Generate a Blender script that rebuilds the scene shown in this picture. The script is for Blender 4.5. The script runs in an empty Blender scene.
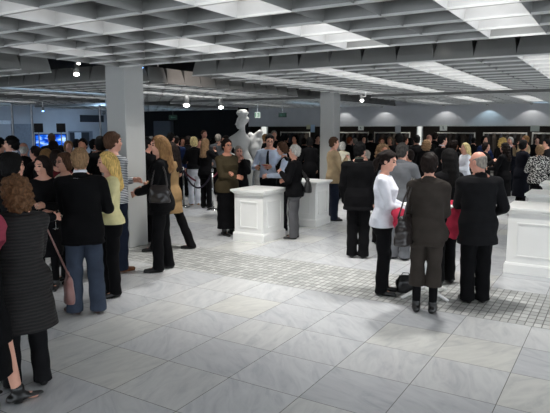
import bpy, math, random
import numpy as np
from mathutils import Vector, Matrix
PI = math.pi
S = bpy.context.scene
COL = S.collection
random.seed(7)

# ------------------------------------------------------------------ camera and measuring
CAM_H = 1.95
FPX = 567.2
PITCH = 0.137
YAW = 0.5463          # the room's own axes: X along the far wall, Y towards it
fwd = Vector((-math.sin(YAW) * math.cos(PITCH), math.cos(YAW) * math.cos(PITCH), -math.sin(PITCH)))
rgt = Vector((math.cos(YAW), math.sin(YAW), 0))
upv = rgt.cross(fwd)

def ray(x, y):
    return fwd + rgt * ((x - 275) / FPX) - upv * ((y - 206.5) / FPX)

def at(x, y, z=0.0):
    d = ray(x, y)
    return Vector((0, 0, CAM_H)) + d * ((z - CAM_H) / d.z)

def at_depth(x, y, dep):
    return Vector((0, 0, CAM_H)) + ray(x, y) * dep

def foot_dep(x, dep):
    p = at_depth(x, 128.3, dep); return Vector((p.x, p.y, 0))

def px_of(p):
    v = Vector(p) - Vector((0, 0, CAM_H))
    z = v.dot(fwd)
    return 275 + FPX * v.dot(rgt) / z, 206.5 - FPX * v.dot(upv) / z, z

def height_at(g, ytop):
    lo, hi = 0.2, 6.0
    for _ in range(40):
        m = (lo + hi) / 2
        if px_of((g.x, g.y, m))[1] > ytop: lo = m
        else: hi = m
    return lo

cam = bpy.data.cameras.new('camera')
cam.sensor_width = 36.0
cam.lens = 36.0 * FPX / 550.0
cam.clip_end = 200
co = bpy.data.objects.new('camera', cam)
COL.objects.link(co)
co.matrix_world = Matrix(((rgt.x, upv.x, -fwd.x, 0), (rgt.y, upv.y, -fwd.y, 0), (rgt.z, upv.z, -fwd.z, CAM_H), (0, 0, 0, 1)))
S.camera = co

# ------------------------------------------------------------------ materials
MATS = {}
def srgb(c):
    return tuple(((v / 255) / 12.92 if v / 255 <= 0.04045 else ((v / 255 + 0.055) / 1.055) ** 2.4) for v in c)

def mat(name, rgb, rough=0.6, metal=0.0, var=0.12, scale=12.0, bump=0.0, bscale=120.0, emit=0.0, sheen=0.0, spec=0.5):
    if name in MATS: return MATS[name]
    m = bpy.data.materials.new(name); m.use_nodes = True
    nt = m.node_tree; b = nt.nodes['Principled BSDF']
    c = srgb(rgb)
    b.inputs['Roughness'].default_value = rough
    b.inputs['Metallic'].default_value = metal
    b.inputs['Specular IOR Level'].default_value = spec
    if sheen: b.inputs['Sheen Weight'].default_value = sheen
    tc = nt.nodes.new('ShaderNodeTexCoord')
    n = nt.nodes.new('ShaderNodeTexNoise'); n.inputs['Scale'].default_value = scale; n.inputs['Detail'].default_value = 4
    nt.links.new(tc.outputs['Object'], n.inputs['Vector'])
    r = nt.nodes.new('ShaderNodeValToRGB')
    r.color_ramp.elements[0].position = 0.3; r.color_ramp.elements[1].position = 0.7
    r.color_ramp.elements[0].color = tuple(max(0, v * (1 - var)) for v in c) + (1,)
    r.color_ramp.elements[1].color = tuple(min(1, v * (1 + var)) for v in c) + (1,)
    nt.links.new(n.outputs['Fac'], r.inputs['Fac'])
    nt.links.new(r.outputs['Color'], b.inputs['Base Color'])
    if bump:
        n2 = nt.nodes.new('ShaderNodeTexNoise'); n2.inputs['Scale'].default_value = bscale
        nt.links.new(tc.outputs['Object'], n2.inputs['Vector'])
        bp = nt.nodes.new('ShaderNodeBump'); bp.inputs['Strength'].default_value = bump; bp.inputs['Distance'].default_value = 0.01
        nt.links.new(n2.outputs['Fac'], bp.inputs['Height'])
        nt.links.new(bp.outputs['Normal'], b.inputs['Normal'])
    if emit:
        b.inputs['Emission Color'].default_value = c + (1,)
        b.inputs['Emission Strength'].default_value = emit
    MATS[name] = m
    return m

def striped(name, a, bcol, freq, axis='Z', rough=0.8, duty=0.5):
    if name in MATS: return MATS[name]
    m = mat(name, a, rough)
    nt = m.node_tree; b = nt.nodes['Principled BSDF']
    tc = nt.nodes.new('ShaderNodeTexCoord')
    w = nt.nodes.new('ShaderNodeTexWave'); w.bands_direction = axis
    w.inputs['Scale'].default_value = freq; w.inputs['Distortion'].default_value = 1.2; w.inputs['Detail Scale'].default_value = 2.0
    nt.links.new(tc.outputs['Object'], w.inputs['Vector'])
    r = nt.nodes.new('ShaderNodeValToRGB')
    r.color_ramp.elements[0].position = duty - 0.08; r.color_ramp.elements[1].position = duty + 0.08
    r.color_ramp.elements[0].color = srgb(a) + (1,); r.color_ramp.elements[1].color = srgb(bcol) + (1,)
    nt.links.new(w.outputs['Fac'], r.inputs['Fac'])
    nt.links.new(r.outputs['Color'], b.inputs['Base Color'])
    bp = nt.nodes.new('ShaderNodeBump'); bp.inputs['Strength'].default_value = 0.4; bp.inputs['Distance'].default_value = 0.01
    nt.links.new(w.outputs['Fac'], bp.inputs['Height']); nt.links.new(bp.outputs['Normal'], b.inputs['Normal'])
    return m

def speckled(name, a, bcol, scale):
    if name in MATS: return MATS[name]
    m = mat(name, a, 0.8)
    nt = m.node_tree; b = nt.nodes['Principled BSDF']
    tc = nt.nodes.new('ShaderNodeTexCoord')
    v = nt.nodes.new('ShaderNodeTexNoise'); v.inputs['Scale'].default_value = scale; v.inputs['Detail'].default_value = 1
    nt.links.new(tc.outputs['Object'], v.inputs['Vector'])
    r = nt.nodes.new('ShaderNodeValToRGB')
    r.color_ramp.elements[0].position = 0.52; r.color_ramp.elements[1].position = 0.58
    r.color_ramp.elements[0].color = srgb(a) + (1,); r.color_ramp.elements[1].color = srgb(bcol) + (1,)
    nt.links.new(v.outputs['Fac'], r.inputs['Fac']); nt.links.new(r.outputs['Color'], b.inputs['Base Color'])
    return m

def glow(name, rgb, strength):
    if name in MATS: return MATS[name]
    m = bpy.data.materials.new(name); m.use_nodes = True
    nt = m.node_tree; nt.nodes.clear()
    o = nt.nodes.new('ShaderNodeOutputMaterial'); e = nt.nodes.new('ShaderNodeEmission')
    e.inputs['Color'].default_value = srgb(rgb) + (1,); e.inputs['Strength'].default_value = strength
    nt.links.new(e.outputs[0], o.inputs['Surface'])
    MATS[name] = m
    return m

def glass(name, rgb=(245, 250, 250), rough=0.02):
    if name in MATS: return MATS[name]
    m = mat(name, rgb, rough, var=0.0)
    m.node_tree.nodes['Principled BSDF'].inputs['Transmission Weight'].default_value = 1.0
    return m

# ------------------------------------------------------------------ mesh building
def tag(o, label=None, cat=None, group=None, kind=None):
    if label: o['label'] = label
    if cat: o['category'] = cat
    if group: o['group'] = group
    if kind: o['kind'] = kind
    return o

def link(name, me, parent=None, loc=None, rz=0.0):
    o = bpy.data.objects.new(name, me); COL.objects.link(o)
    if parent is not None: o.parent = parent
    if loc is not None: o.location = loc
    if rz: o.rotation_euler = (0, 0, rz)
    return o

def empty(name, loc, rz=0.0, **k):
    o = link(name, None, None, loc, rz)
    o.empty_display_size = 0.1
    return tag(o, **k)

class MB:
    def __init__(s): s.v = []; s.f = []; s.mi = []
    def quad(s, a, b, c, d, mi=0):
        n = len(s.v); s.v += [tuple(a), tuple(b), tuple(c), tuple(d)]; s.f.append((n, n+1, n+2, n+3)); s.mi.append(mi)
    def hexa(s, lo, hi, mi=0):      # lo, hi: rings of 4 points, counter-clockwise seen from above
        n = len(s.v); s.v += [tuple(p) for p in lo] + [tuple(p) for p in hi]
        s.f += [(n+3, n+2, n+1, n), (n+4, n+5, n+6, n+7)] + [(n+i, n+(i+1) % 4, n+4+(i+1) % 4, n+4+i) for i in range(4)]
        s.mi += [mi]*6
    def box(s, x0, x1, y0, y1, z0, z1, mi=0):
        s.hexa([(x0,y0,z0),(x1,y0,z0),(x1,y1,z0),(x0,y1,z0)], [(x0,y0,z1),(x1,y0,z1),(x1,y1,z1),(x0,y1,z1)], mi)
    def frus(s, cx, cy, hx0, hy0, z0, hx1, hy1, z1, mi=0):
        s.hexa([(cx-hx0,cy-hy0,z0),(cx+hx0,cy-hy0,z0),(cx+hx0,cy+hy0,z0),(cx-hx0,cy+hy0,z0)],
               [(cx-hx1,cy-hy1,z1),(cx+hx1,cy-hy1,z1),(cx+hx1,cy+hy1,z1),(cx-hx1,cy+hy1,z1)], mi)
    def tube(s, pts, r, n=10, mi=0, caps=True):
        pts = [Vector(p) for p in pts]; rs = r if isinstance(r, (list, tuple)) else [r]*len(pts)
        rings = []; up = Vector((0, 0, 1)); prev = None
        for i, p in enumerate(pts):
            d = (pts[min(i+1, len(pts)-1)] - pts[max(i-1, 0)]).normalized()
            if prev is None:
                a = up if abs(d.z) < 0.9 else Vector((1, 0, 0))
                u = d.cross(a).normalized()
            else:
                u = (prev - d*prev.dot(d)).normalized()
            prev = u; w = d.cross(u)
            base = len(s.v)
            for k in range(n):
                an = 2*PI*k/n; s.v.append(tuple(p + (u*math.cos(an) + w*math.sin(an))*rs[i]))
            rings.append(base)
        for a, b in zip(rings, rings[1:]):
            for k in range(n):
                s.f.append((a+k, a+(k+1) % n, b+(k+1) % n, b+k)); s.mi.append(mi)
        if caps:
            s.f.append(tuple(rings[0]+k for k in reversed(range(n)))); s.f.append(tuple(rings[-1]+k for k in range(n))); s.mi += [mi]*2
    def lathe(s, prof, n=24, cx=0, cy=0, mi=0):
        rings = []
        for r, z in prof:
            base = len(s.v)
            for k in range(n):
                a = 2*PI*k/n; s.v.append((cx + r*math.cos(a), cy + r*math.sin(a), z))
            rings.append(base)
        for a, b in zip(rings, rings[1:]):
            for k in range(n):
                s.f.append((a+k, a+(k+1) % n, b+(k+1) % n, b+k)); s.mi.append(mi)
        s.f.append(tuple(rings[0]+k for k in reversed(range(n)))); s.f.append(tuple(rings[-1]+k for k in range(n))); s.mi += [mi]*2
    def build(s, name, mats, parent=None, loc=None, rz=0.0, smooth=False, bevel=0.0):
        me = bpy.data.meshes.new(name); me.from_pydata(s.v, [], s.f)
        for m in (mats if isinstance(mats, (list, tuple)) else [mats]): me.materials.append(m)
        me.polygons.foreach_set('material_index', s.mi)
        if smooth: me.polygons.foreach_set('use_smooth', [True]*len(me.polygons))
        me.update()
        o = link(name, me, parent, loc, rz)
        if bevel:
            b = o.modifiers.new('bevel', 'BEVEL'); b.width = bevel; b.segments = 2; b.limit_method = 'ANGLE'
        return o

# ------------------------------------------------------------------ smooth sculpted bodies (distance field -> surface)
class Field:
    def __init__(s, lo, hi, h):
        s.h = h; s.lo = np.array(lo, np.float32)
        s.n = np.ceil((np.array(hi) - s.lo) / h).astype(int) + 1
        s.V = np.full(s.n, 1.0, np.float32)
        s.ax = [s.lo[i] + h*np.arange(s.n[i], dtype=np.float32) for i in range(3)]
    def _sub(s, lo, hi):
        i0 = [int(max(0, math.floor((lo[k]-s.lo[k])/s.h))) for k in range(3)]
        i1 = [int(min(s.n[k], math.ceil((hi[k]-s.lo[k])/s.h)+1)) for k in range(3)]
        if any(a >= b for a, b in zip(i0, i1)): return None, None
        sl = tuple(slice(a, b) for a, b in zip(i0, i1))
        return sl, (s.ax[0][sl[0]][:, None, None], s.ax[1][sl[1]][None, :, None], s.ax[2][sl[2]][None, None, :])
    def add(s, fn, lo, hi, k=0.02):
        m = k + 2.5*s.h
        sl, P = s._sub([v-m for v in lo], [v+m for v in hi])
        if sl is None: return
        a = s.V[sl]; b = np.broadcast_to(fn(*P), a.shape)
        if k > 0:
            t = np.clip(0.5 + 0.5*(a-b)/k, 0, 1); s.V[sl] = a + (b-a)*t - k*t*(1-t)
        else: s.V[sl] = np.minimum(a, b)
    def cut(s, fn, lo=None, hi=None, k=0.0):
        if lo is None: sl = (slice(None),)*3; P = (s.ax[0][:, None, None], s.ax[1][None, :, None], s.ax[2][None, None, :])
        else:
            sl, P = s._sub(lo, hi)
            if sl is None: return
        s.V[sl] = np.maximum(s.V[sl], fn(*P))
    def cone(s, a, b, r0, r1, k=0.02):
        a = np.array(a, np.float32); b = np.array(b, np.float32); ab = b-a; L2 = float(ab@ab) + 1e-9
        R = max(r0, r1)
        def fn(x, y, z):
            t = np.clip(((x-a[0])*ab[0] + (y-a[1])*ab[1] + (z-a[2])*ab[2])/L2, 0, 1)
            return np.sqrt((x-a[0]-t*ab[0])**2 + (y-a[1]-t*ab[1])**2 + (z-a[2]-t*ab[2])**2) - (r0 + (r1-r0)*t)
        s.add(fn, np.minimum(a, b)-R, np.maximum(a, b)+R, k)
    def ell(s, c, r, k=0.02, rot=None):
        rm = max(r)
        def fn(x, y, z):
            X, Y, Z = x-c[0], y-c[1], z-c[2]
            if rot is not None:
                X, Y, Z = (rot[0][0]*X+rot[1][0]*Y+rot[2][0]*Z, rot[0][1]*X+rot[1][1]*Y+rot[2][1]*Z, rot[0][2]*X+rot[1][2]*Y+rot[2][2]*Z)
            q = np.sqrt((X/r[0])**2 + (Y/r[1])**2 + (Z/r[2])**2)
            return (q-1)*min(r)
        s.add(fn, [c[i]-rm for i in range(3)], [c[i]+rm for i in range(3)], k)
    def prof(s, tab, k=0.02, power=2.0):     # rows: z, rx, ry, cx, cy
        t = np.array(tab, np.float32); zz = t[:, 0]
        R = float(t[:, 1:3].max()); cx0, cx1, cy0, cy1 = t[:, 3].min(), t[:, 3].max(), t[:, 4].min(), t[:, 4].max()
        def fn(x, y, z):
            f = [np.interp(z.ravel(), zz, t[:, i]).astype(np.float32)[None, None, :] for i in range(1, 5)]
            q = (np.abs((x-f[2])/f[0])**power + np.abs((y-f[3])/f[1])**power)**(1/power)
            d = (q-1)*np.minimum(f[0], f[1])
            return np.maximum(d, np.maximum(zz[0]-z, z-zz[-1]))
        s.add(fn, (cx0-R, cy0-R, float(zz[0])), (cx1+R, cy1+R, float(zz[-1])), k)
    def noise(s, amp, f, seed=0.0):
        x, y, z = s.ax[0][:, None, None], s.ax[1][None, :, None], s.ax[2][None, None, :]
        s.V += amp*(np.sin(f*1.0*x+seed+1.7*np.sin(f*.6*z+seed))*np.sin(f*.9*y+2*seed) + np.sin(f*1.1*z+3*seed+1.3*np.sin(f*.7*x+f*.5*y)))*0.5
    def mesh(s, name, scale=1.0):
        V = s.V; V[0], V[-1], V[:, 0], V[:, -1], V[:, :, 0], V[:, :, -1] = (np.maximum(q, 1e-3) for q in (V[0], V[-1], V[:, 0], V[:, -1], V[:, :, 0], V[:, :, -1]))
        G = V < 0
        nx, ny, nz = V.shape
        cnt = np.zeros((nx-1, ny-1, nz-1), np.int8)
        for a in (0, 1):
            for b in (0, 1):
                for c in (0, 1): cnt += G[a:nx-1+a, b:ny-1+b, c:nz-1+c]
        act = (cnt > 0) & (cnt < 8)
        I = np.argwhere(act)
        if len(I) == 0: return None
        idx = np.full(act.shape, -1, np.int64); idx[act] = np.arange(len(I))
        cor = [(a, b, c) for a in (0, 1) for b in (0, 1) for c in (0, 1)]
        cv = {q: V[I[:, 0]+q[0], I[:, 1]+q[1], I[:, 2]+q[2]] for q in cor}
        acc = np.zeros((len(I), 3), np.float32); num = np.zeros(len(I), np.float32)
        for p in cor:
            for d in range(3):
                if p[d]: continue
                q = list(p); q[d] = 1; q = tuple(q)
                v0, v1 = cv[p], cv[q]; m = (v0 < 0) != (v1 < 0)
                t = np.where(m, v0/np.where(m, v0-v1, 1), 0)
                pos = np.tile(np.array(p, np.float32), (len(I), 1)); pos[:, d] += t
                acc += pos*m[:, None]; num += m
        P = (acc/num[:, None] + I)*s.h + s.lo
        quads = []
        for d in range(3):
            sl0 = [slice(None)]*3; sl1 = [slice(None)]*3; sl0[d] = slice(0, -1); sl1[d] = slice(1, None)
            g0, g1 = G[tuple(sl0)], G[tuple(sl1)]
            e, f = [i for i in range(3) if i != d]
            E = np.argwhere(g0 != g1)
            ok = (E[:, e] > 0) & (E[:, f] > 0) & (E[:, e] < V.shape[e]-1) & (E[:, f] < V.shape[f]-1)
            E = E[ok]; ins = g0[tuple(E.T)]
            def cell(de, df):
                C = E.copy(); C[:, e] -= de; C[:, f] -= df
                return idx[tuple(C.T)]
            q = np.stack([cell(1, 1), cell(0, 1), cell(0, 0), cell(1, 0)], 1)
            flip = ~ins if d != 1 else ins
            q[flip] = q[flip][:, ::-1]
            quads.append(q)
        Q = np.concatenate(quads); Q = Q[(Q >= 0).all(1)]
        me = bpy.data.meshes.new(name)
        P = P*scale
        me.vertices.add(len(P)); me.vertices.foreach_set('co', P.astype(np.float32).ravel())
        me.loops.add(Q.size); me.loops.foreach_set('vertex_index', Q.astype(np.int32).ravel())
        me.polygons.add(len(Q)); me.polygons.foreach_set('loop_start', np.arange(0, Q.size, 4, dtype=np.int32))
        me.polygons.foreach_set('loop_total', np.full(len(Q), 4, np.int32))
        me.polygons.foreach_set('use_smooth', np.ones(len(Q), bool))
        me.update(calc_edges=True)
        return me

# ------------------------------------------------------------------ people
def SK(tone):
    return {'fair': mat('skin_fair', (214, 160, 138), 0.5, var=0.05), 'tan': mat('skin_tan', (190, 130, 104), 0.5, var=0.05),
            'pink': mat('skin_pink', (204, 146, 126), 0.5, var=0.05), 'dark': mat('skin_dark', (120, 80, 62), 0.5, var=0.05)}[tone]
HC = {'black': (10, 9, 9), 'dark': (26, 18, 15), 'brown': (74, 52, 38), 'lightbrown': (128, 96, 62), 'blonde': (205, 172, 104),
      'paleblonde': (216, 194, 140), 'grey': (138, 132, 124), 'darkgrey': (58, 56, 54), 'white': (180, 178, 172), 'red': (120, 62, 36), 'sand': (134, 106, 78), 'curlbrown': (98, 70, 48)}
def HM(c):
    if 'hair_' + c in MATS: return MATS['hair_' + c]
    m = mat('hair_' + c, HC[c], 0.6, var=0.5, scale=16, bump=0.6, bscale=30, spec=.12)
    nt = m.node_tree; tc = nt.nodes['Texture Coordinate']
    mp = nt.nodes.new('ShaderNodeMapping'); mp.inputs['Scale'].default_value = (5.0, 5.0, .9)      # strands run downwards
    for l in [l for l in nt.links if l.from_node == tc]:
        t = l.to_socket; nt.links.remove(l); nt.links.new(mp.outputs[0], t)
    nt.links.new(tc.outputs['Object'], mp.inputs[0])
    return m
CLOTH = {'black': (11, 11, 13), 'navy': (17, 19, 28), 'charcoal': (22, 22, 24), 'greybrown': (52, 47, 43), 'grey': (98, 100, 104), 'midgrey': (86, 86, 88),
         'white': (226, 228, 236), 'cream': (212, 206, 186), 'beige': (176, 154, 122), 'tan': (150, 122, 86), 'olive': (62, 54, 38), 'yellow': (216, 208, 158),
         'pink': (146, 62, 78), 'red': (196, 58, 82), 'jeans': (56, 64, 78), 'darkjeans': (28, 34, 48), 'paleblue': (192, 204, 224), 'brown': (70, 48, 34),
         'blue': (34, 48, 84), 'maroon': (92, 30, 36), 'teal': (40, 90, 96), 'plum': (70, 40, 62), 'greygreen': (84, 88, 78)}
def CM(c):
    if c == 'stripe': return striped('knit_striped', (196, 198, 200), (78, 80, 88), 14.0)
    if c == 'ribbed': return striped('knit_ribbed', (10, 9, 10), (29, 25, 24), 13.0, duty=0.62)
    if c == 'pattern': return speckled('print_black_white', (20, 20, 22), (214, 212, 206), 38)
    return mat('fabric_' + c, CLOTH[c], 0.85, var=0.14, scale=9, bump=0.25, bscale=260, spec=0.12)
SHOE = {'black': (16, 15, 15), 'brown': (112, 66, 36), 'darkbrown': (60, 42, 32), 'tan': (170, 130, 90)}
def SM(c): return mat('leather_' + c, SHOE[c], 0.35, var=0.1)
EYE = mat('eye_dark', (30, 24, 22), 0.2, var=0.0); LIP = mat('lips', (168, 84, 80), 0.4, var=0.05); BROW = mat('brow', (60, 44, 34), 0.7, var=0.1)

TM = [(.80,.165,.11,0,-.005),(.86,.172,.115,0,-.008),(.95,.17,.115,0,-.01),(1.08,.152,.105,0,.005),(1.20,.16,.115,0,.008),(1.32,.175,.122,0,.0),(1.40,.165,.105,0,-.01),(1.45,.12,.08,0,-.015),(1.49,.07,.06,0,-.015)]
TF = [(.80,.16,.115,0,-.01),(.86,.175,.125,0,-.015),(.95,.168,.118,0,-.012),(1.07,.128,.098,0,.004),(1.18,.135,.108,0,.01),(1.29,.152,.128,0,.016),(1.38,.148,.098,0,-.005),(1.44,.105,.072,0,-.015),(1.49,.06,.055,0,-.015)]

def rotm(yaw, pitch, roll=0):
    a, b, c = math.radians(yaw), math.radians(-pitch), math.radians(roll)
    return np.array(Matrix.Rotation(a, 3, 'Z') @ Matrix.Rotation(b, 3, 'X') @ Matrix.Rotation(c, 3, 'Y'))

ARM = {'down': (.222, .045, .83), 'bent': (.15, .31, 1.10), 'chest': (.10, .22, 1.24), 'front': (.05, .29, 1.03), 'face': (.07, .19, 1.46),
       'cross': (-.07, .21, 1.14), 'back': (.06, -.19, .98), 'pocket': (.22, .06, .92), 'high': (.14, .26, 1.38), 'fwd': (.17, .42, 1.12)}

class P:
    pass

def ik(Sh, T, a, b, pole):
    v = T - Sh; L = float(np.linalg.norm(v)); L = min(max(L, 0.12), (a+b)*0.985); d = v/np.linalg.norm(v); T = Sh + d*L
    x = (a*a - b*b + L*L)/(2*L); h = math.sqrt(max(0, a*a - x*x))
    p = pole - d*float(pole@d); p /= np.linalg.norm(p)
    return Sh + d*x + p*h, T

def person(foot, top, face, label, sex='m', hair=('short', 'brown'), upper=('jacket', 'black'), lower=('trousers', 'black'), arms=('down', 'down'),
           shoes='black', skin='fair', look=(0, 0), lean=0, vox=0.012, stance=((-.088, 0, 8), (.088, 0, 8)), shirt=None, hem=None, flare=0.0, wide=1.0,
           group=None, heels=False, crop=None, specs=False, tights=None, sleeve=1.0, heading=None, shawl=None, tie=None):
    hgt = height_at(foot, top); sc = hgt/1.75
    away = math.atan2(foot.y, foot.x)
    hd = (away - math.radians(face)) if heading is None else math.radians(heading)
    rz = hd - PI/2
    fem = sex == 'f'
    T = np.array(TF if fem else TM, float); T[:, 1] *= wide; T[:, 2] *= 0.5 + 0.5*wide
    ln = math.tan(math.radians(lean))
    sh = lambda z: max(0, z-.95)*ln
    T[:, 4] += [sh(z) for z in T[:, 0]]
    sx = (.158 if fem else .185)*wide
    R = rotm(look[0], look[1] + lean*0.5)
    piv = np.array([0, -.005+sh(1.53), 1.53]); hc = piv + R@np.array([0, .012, .098])
    HL = lambda x, y, z: hc + R@np.array([x, y, z])
    aim = []
    for s, key in zip((-1, 1), arms):
        t = ARM[key] if isinstance(key, str) else key
        tx = np.array([t[0]*s if isinstance(key, str) else t[0], t[1]+sh(t[2]), t[2]], float)
        shd = np.array([s*sx, -.012+sh(1.39), 1.388])
        el, wr = ik(shd, tx, .295, .25, np.array([s*.55, -.55, -.75]))
        aim.append((s, shd, el, wr))
    legs = []
    for s, (fx, fy, toe) in zip((-1, 1), stance):
        hip = np.array([s*.088, -.008, .90]); ank = np.array([fx, fy, .075]); kn = (hip+ank)/2 + np.array([0, .02, .03]); kn[2] = .49 if abs(fy) < .12 else kn[2]
        legs.append((s, hip, kn, ank, s*-toe))
    reach = max(.36, max(abs(float(a[3][0])) for a in aim) + .18)
    ymax = max(.30, max(float(a[3][1]) for a in aim) + .24, hc[1]+.2, max(l[3][1] for l in legs)+.26); ymin = min(-.24, min(float(a[2][1]) for a in aim)-.1, min(float(a[3][1]) for a in aim)-.14, min(l[3][1] for l in legs)-.12)
    lo, hi = (-reach, ymin, 0.0), (reach, ymax, 1.80)
    # --- skin: one continuous body
    F = Field(lo, hi, vox)
    Tb = T.copy(); Tb[:, 1:3] -= .006
    Tb = Tb[Tb[:, 0] >= .86]
    F.prof(Tb, .02)
    nr = .046 if fem else .055
    F.cone((0, -.012+sh(1.45), 1.43), (0, .0+sh(1.55), 1.56), nr*1.08, nr, .03)
    for s, a, e, w in aim:
        F.cone((s*.05, -.015+sh(1.44), 1.45), a, .045, .05 if fem else .056, .03)
        F.cone(a, e, .046 if fem else .054, .036 if fem else .042, .02); F.cone(e, w, .036 if fem else .041, .024 if fem else .028, .015)
        hand(F, s, e, w)
    for s, hp, kn, ank, toe in legs:
        F.cone(hp, kn, .078, .052, .03); F.cone(kn, ank, .050, .034, .02)
        c, sn = math.cos(math.radians(toe)), math.sin(math.radians(toe))
        F.cone(ank - np.array([0, 0, .02]), ank + np.array([-sn*.12, c*.12, -.045]), .03, .024, .02)
    # head
    F.ell(HL(0, -.012, .028), (.073, .092, .088), .0, R)
    F.ell(HL(0, .022, -.035), (.062, .066, .078), .03, R)
    F.ell(HL(0, .062, -.092), (.026, .022, .02), .02, R)
    F.cone(HL(0, .083, .012), HL(0, .098, -.024), .008, .0125, .014)
    F.cone(HL(-.03, .076, .032), HL(.03, .076, .032), .012, .012, .015)
    for s in (-1, 1):
        F.ell(HL(s*.076, -.008, -.008), (.010, .020, .032), .006, R)
        F.ell(HL(s*.035, .07, -.03), (.02, .02, .02), .02, R)
    F.cone(HL(-.016, .083, -.06), HL(.016, .083, -.06), .009, .009, .008)
    me = F.mesh('person', sc)
    for m in (SK(skin), EYE, LIP, BROW): me.materials.append(m)
    if vox <= .0085:
        n = len(me.polygons); cen = np.empty(n*3, np.float32); me.polygons.foreach_get('center', cen)
        q = (cen.reshape(-1, 3)/sc - hc) @ R
        mi = np.zeros(n, np.int32); fr = q[:, 1] > .05
        mi[fr & (np.abs(np.abs(q[:, 0])-.031) < .014) & (np.abs(q[:, 2]-.006) < .007)] = 1
        mi[fr & (np.abs(np.abs(q[:, 0])-.031) < .018) & (np.abs(q[:, 2]-.032) < .0035)] = 3
        mi[fr & (np.abs(q[:, 0]) < .02) & (np.abs(q[:, 2]+.06) < .0065)] = 2
        me.polygons.foreach_set('material_index', mi)
    root = link('person', me, None, (foot.x, foot.y, 0), rz)
    tag(root, label, 'person', group)
    def part(F, name, m):
        me = F.mesh(name, sc)
        if me is None: return None
        me.materials.append(m)
        return link(name, me, root)
    # --- clothing
    kind, uc = upper
    E = {'jacket': .028, 'coat': .034, 'sweater': .022, 'shirt': .016, 'dress': .016, 'vest': .02}[kind]
    if hem is None: hem = {'jacket': .80, 'coat': .48, 'sweater': .88, 'shirt': .93, 'dress': .50, 'vest': .86}[kind]
    F = Field((lo[0], lo[1], min(hem, 1.0)-.05), hi, vox)
    Tu = T.copy(); Tu[:, 1] += E; Tu[:, 2] += E; Tu[Tu[:, 0] < 1.0, 1:3] += .012
    ua = .046 if fem else .054
    if hem < .80:
        w0 = Tu[0]
        low = [[hem, w0[1]+.012+flare, w0[2]+.02+flare, 0, w0[4]], [(hem+.8)/2, w0[1]+.012+flare*.5, w0[2]+.015+flare*.5, 0, w0[4]]]
        Tu = np.vstack([low, Tu])
    Tu = Tu[Tu[:, 0] < 1.47]
    F.prof(Tu, .02)
    for s, a, e, w in aim:
        F.cone((s*.05, -.018+sh(1.44), 1.44), a, .040+E*.5, ua+E*.6, .035)
        if kind != 'vest':
            we = e + (w-e)*min(1, sleeve)*.96 if sleeve > .5 else e
            ee = e if sleeve > .5 else a + (e-a)*sleeve*2
            F.cone(a, ee, ua+E*.6, .043+E*.7, .02)
            if sleeve > .5: F.cone(ee, we, .043+E*.7, .032+E*.55, .02)
    F.noise(.0055 if vox < .02 else .004, 26, float(sum(map(ord, label)) % 7))
    F.cut(lambda x, y, z: hem - z + 0*x + 0*y)
    ncr = nr + (.004 if kind in ('jacket', 'coat', 'shirt') else .009)
    if kind in ('jacket', 'coat', 'shirt'): F.cone((0, -.018+sh(1.45), 1.43), (0, -.020+sh(1.46), 1.458), nr+.032, nr+.022, .02)
    F.cut(lambda x, y, z: np.minimum(ncr - np.sqrt(x**2 + (y+.006-sh(1.48))**2), z - 1.41))
    if kind in ('jacket', 'coat', 'vest') and shirt:
        F.cut(lambda x, y, z: np.minimum(np.minimum((z-1.14)*.30 - np.abs(x), y-.02-sh(1.3)), 1.60-z))
    up = part(F, {'vest': 'vest'}.get(kind, kind), CM(uc))
    if shirt:
        F = Field((-.26, ymin, 1.0), (.26, .3+sh(1.4), 1.6), vox)
        Ts = T.copy(); Ts[:, 1:3] += .010; Ts = Ts[(Ts[:, 0] > 1.0) & (Ts[:, 0] < 1.47)]
        F.prof(Ts, .02)
        F.cone((0, -.012+sh(1.46), 1.43), (0, -.010+sh(1.49), 1.50), nr+.018, nr+.014, .02)
        F.cut(lambda x, y, z: np.minimum((nr+.002) - np.sqrt(x**2 + (y+.008-sh(1.5))**2), z - 1.47))
        part(F, 'shirt', CM(shirt))
        if kind == 'vest':
            F = Field(lo, hi, vox)
            for s, a, e, w in aim:
                F.cone(a, e, .062, .054, .02); F.cone(e, e+(w-e)*.96, .054, .042, .02)
            F.noise(.004, 26, 1.0)
            part(F, 'sleeves', CM(shirt))
    if tie:
        m = MB(); ys = lambda z: float(np.interp(z, T[:, 0], T[:, 2]+T[:, 4])) + E + .010
        zs = [1.44, 1.40, 1.32, 1.22, 1.12, 1.06]; ws = [.012, .018, .024, .030, .036, .004]
        for z0, z1, w0, w1 in zip(zs, zs[1:], ws, ws[1:]):
            m.hexa([(-w1, ys(z1)-.012, z1), (w1, ys(z1)-.012, z1), (w1, ys(z1), z1), (-w1, ys(z1), z1)], [(-w0, ys(z0)-.012, z0), (w0, ys(z0)-.012, z0), (w0, ys(z0), z0), (-w0, ys(z0), z0)])
        m.v = [tuple(c*sc for c in v) for v in m.v]; m.build('tie', CM(tie), root)
    if shawl:
        F = Field((lo[0], lo[1], 1.02), hi, vox)
        Ts = T.copy(); Ts[:, 1:3] += .05; Ts = Ts[(Ts[:, 0] > 1.05) & (Ts[:, 0] < 1.46)]
        F.prof(Ts, .02)
        for s, a, e, w in aim:
            F.cone((s*.05, -.018+sh(1.44), 1.44), a, .06, .075, .03); F.cone(a, a+(e-a)*.8, .078, .08, .02)
        F.noise(.012, 34, 2.0); F.cut(lambda x, y, z: 1.14 + .10*np.sin(9*x) - .25*np.abs(x) - z + 0*y)
        F.cut(lambda x, y, z: np.minimum(nr+.022 - np.sqrt(x**2 + (y+.006)**2), z - 1.41))
        part(F, 'shawl', CM(shawl))
    lk, lc = lower
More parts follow.
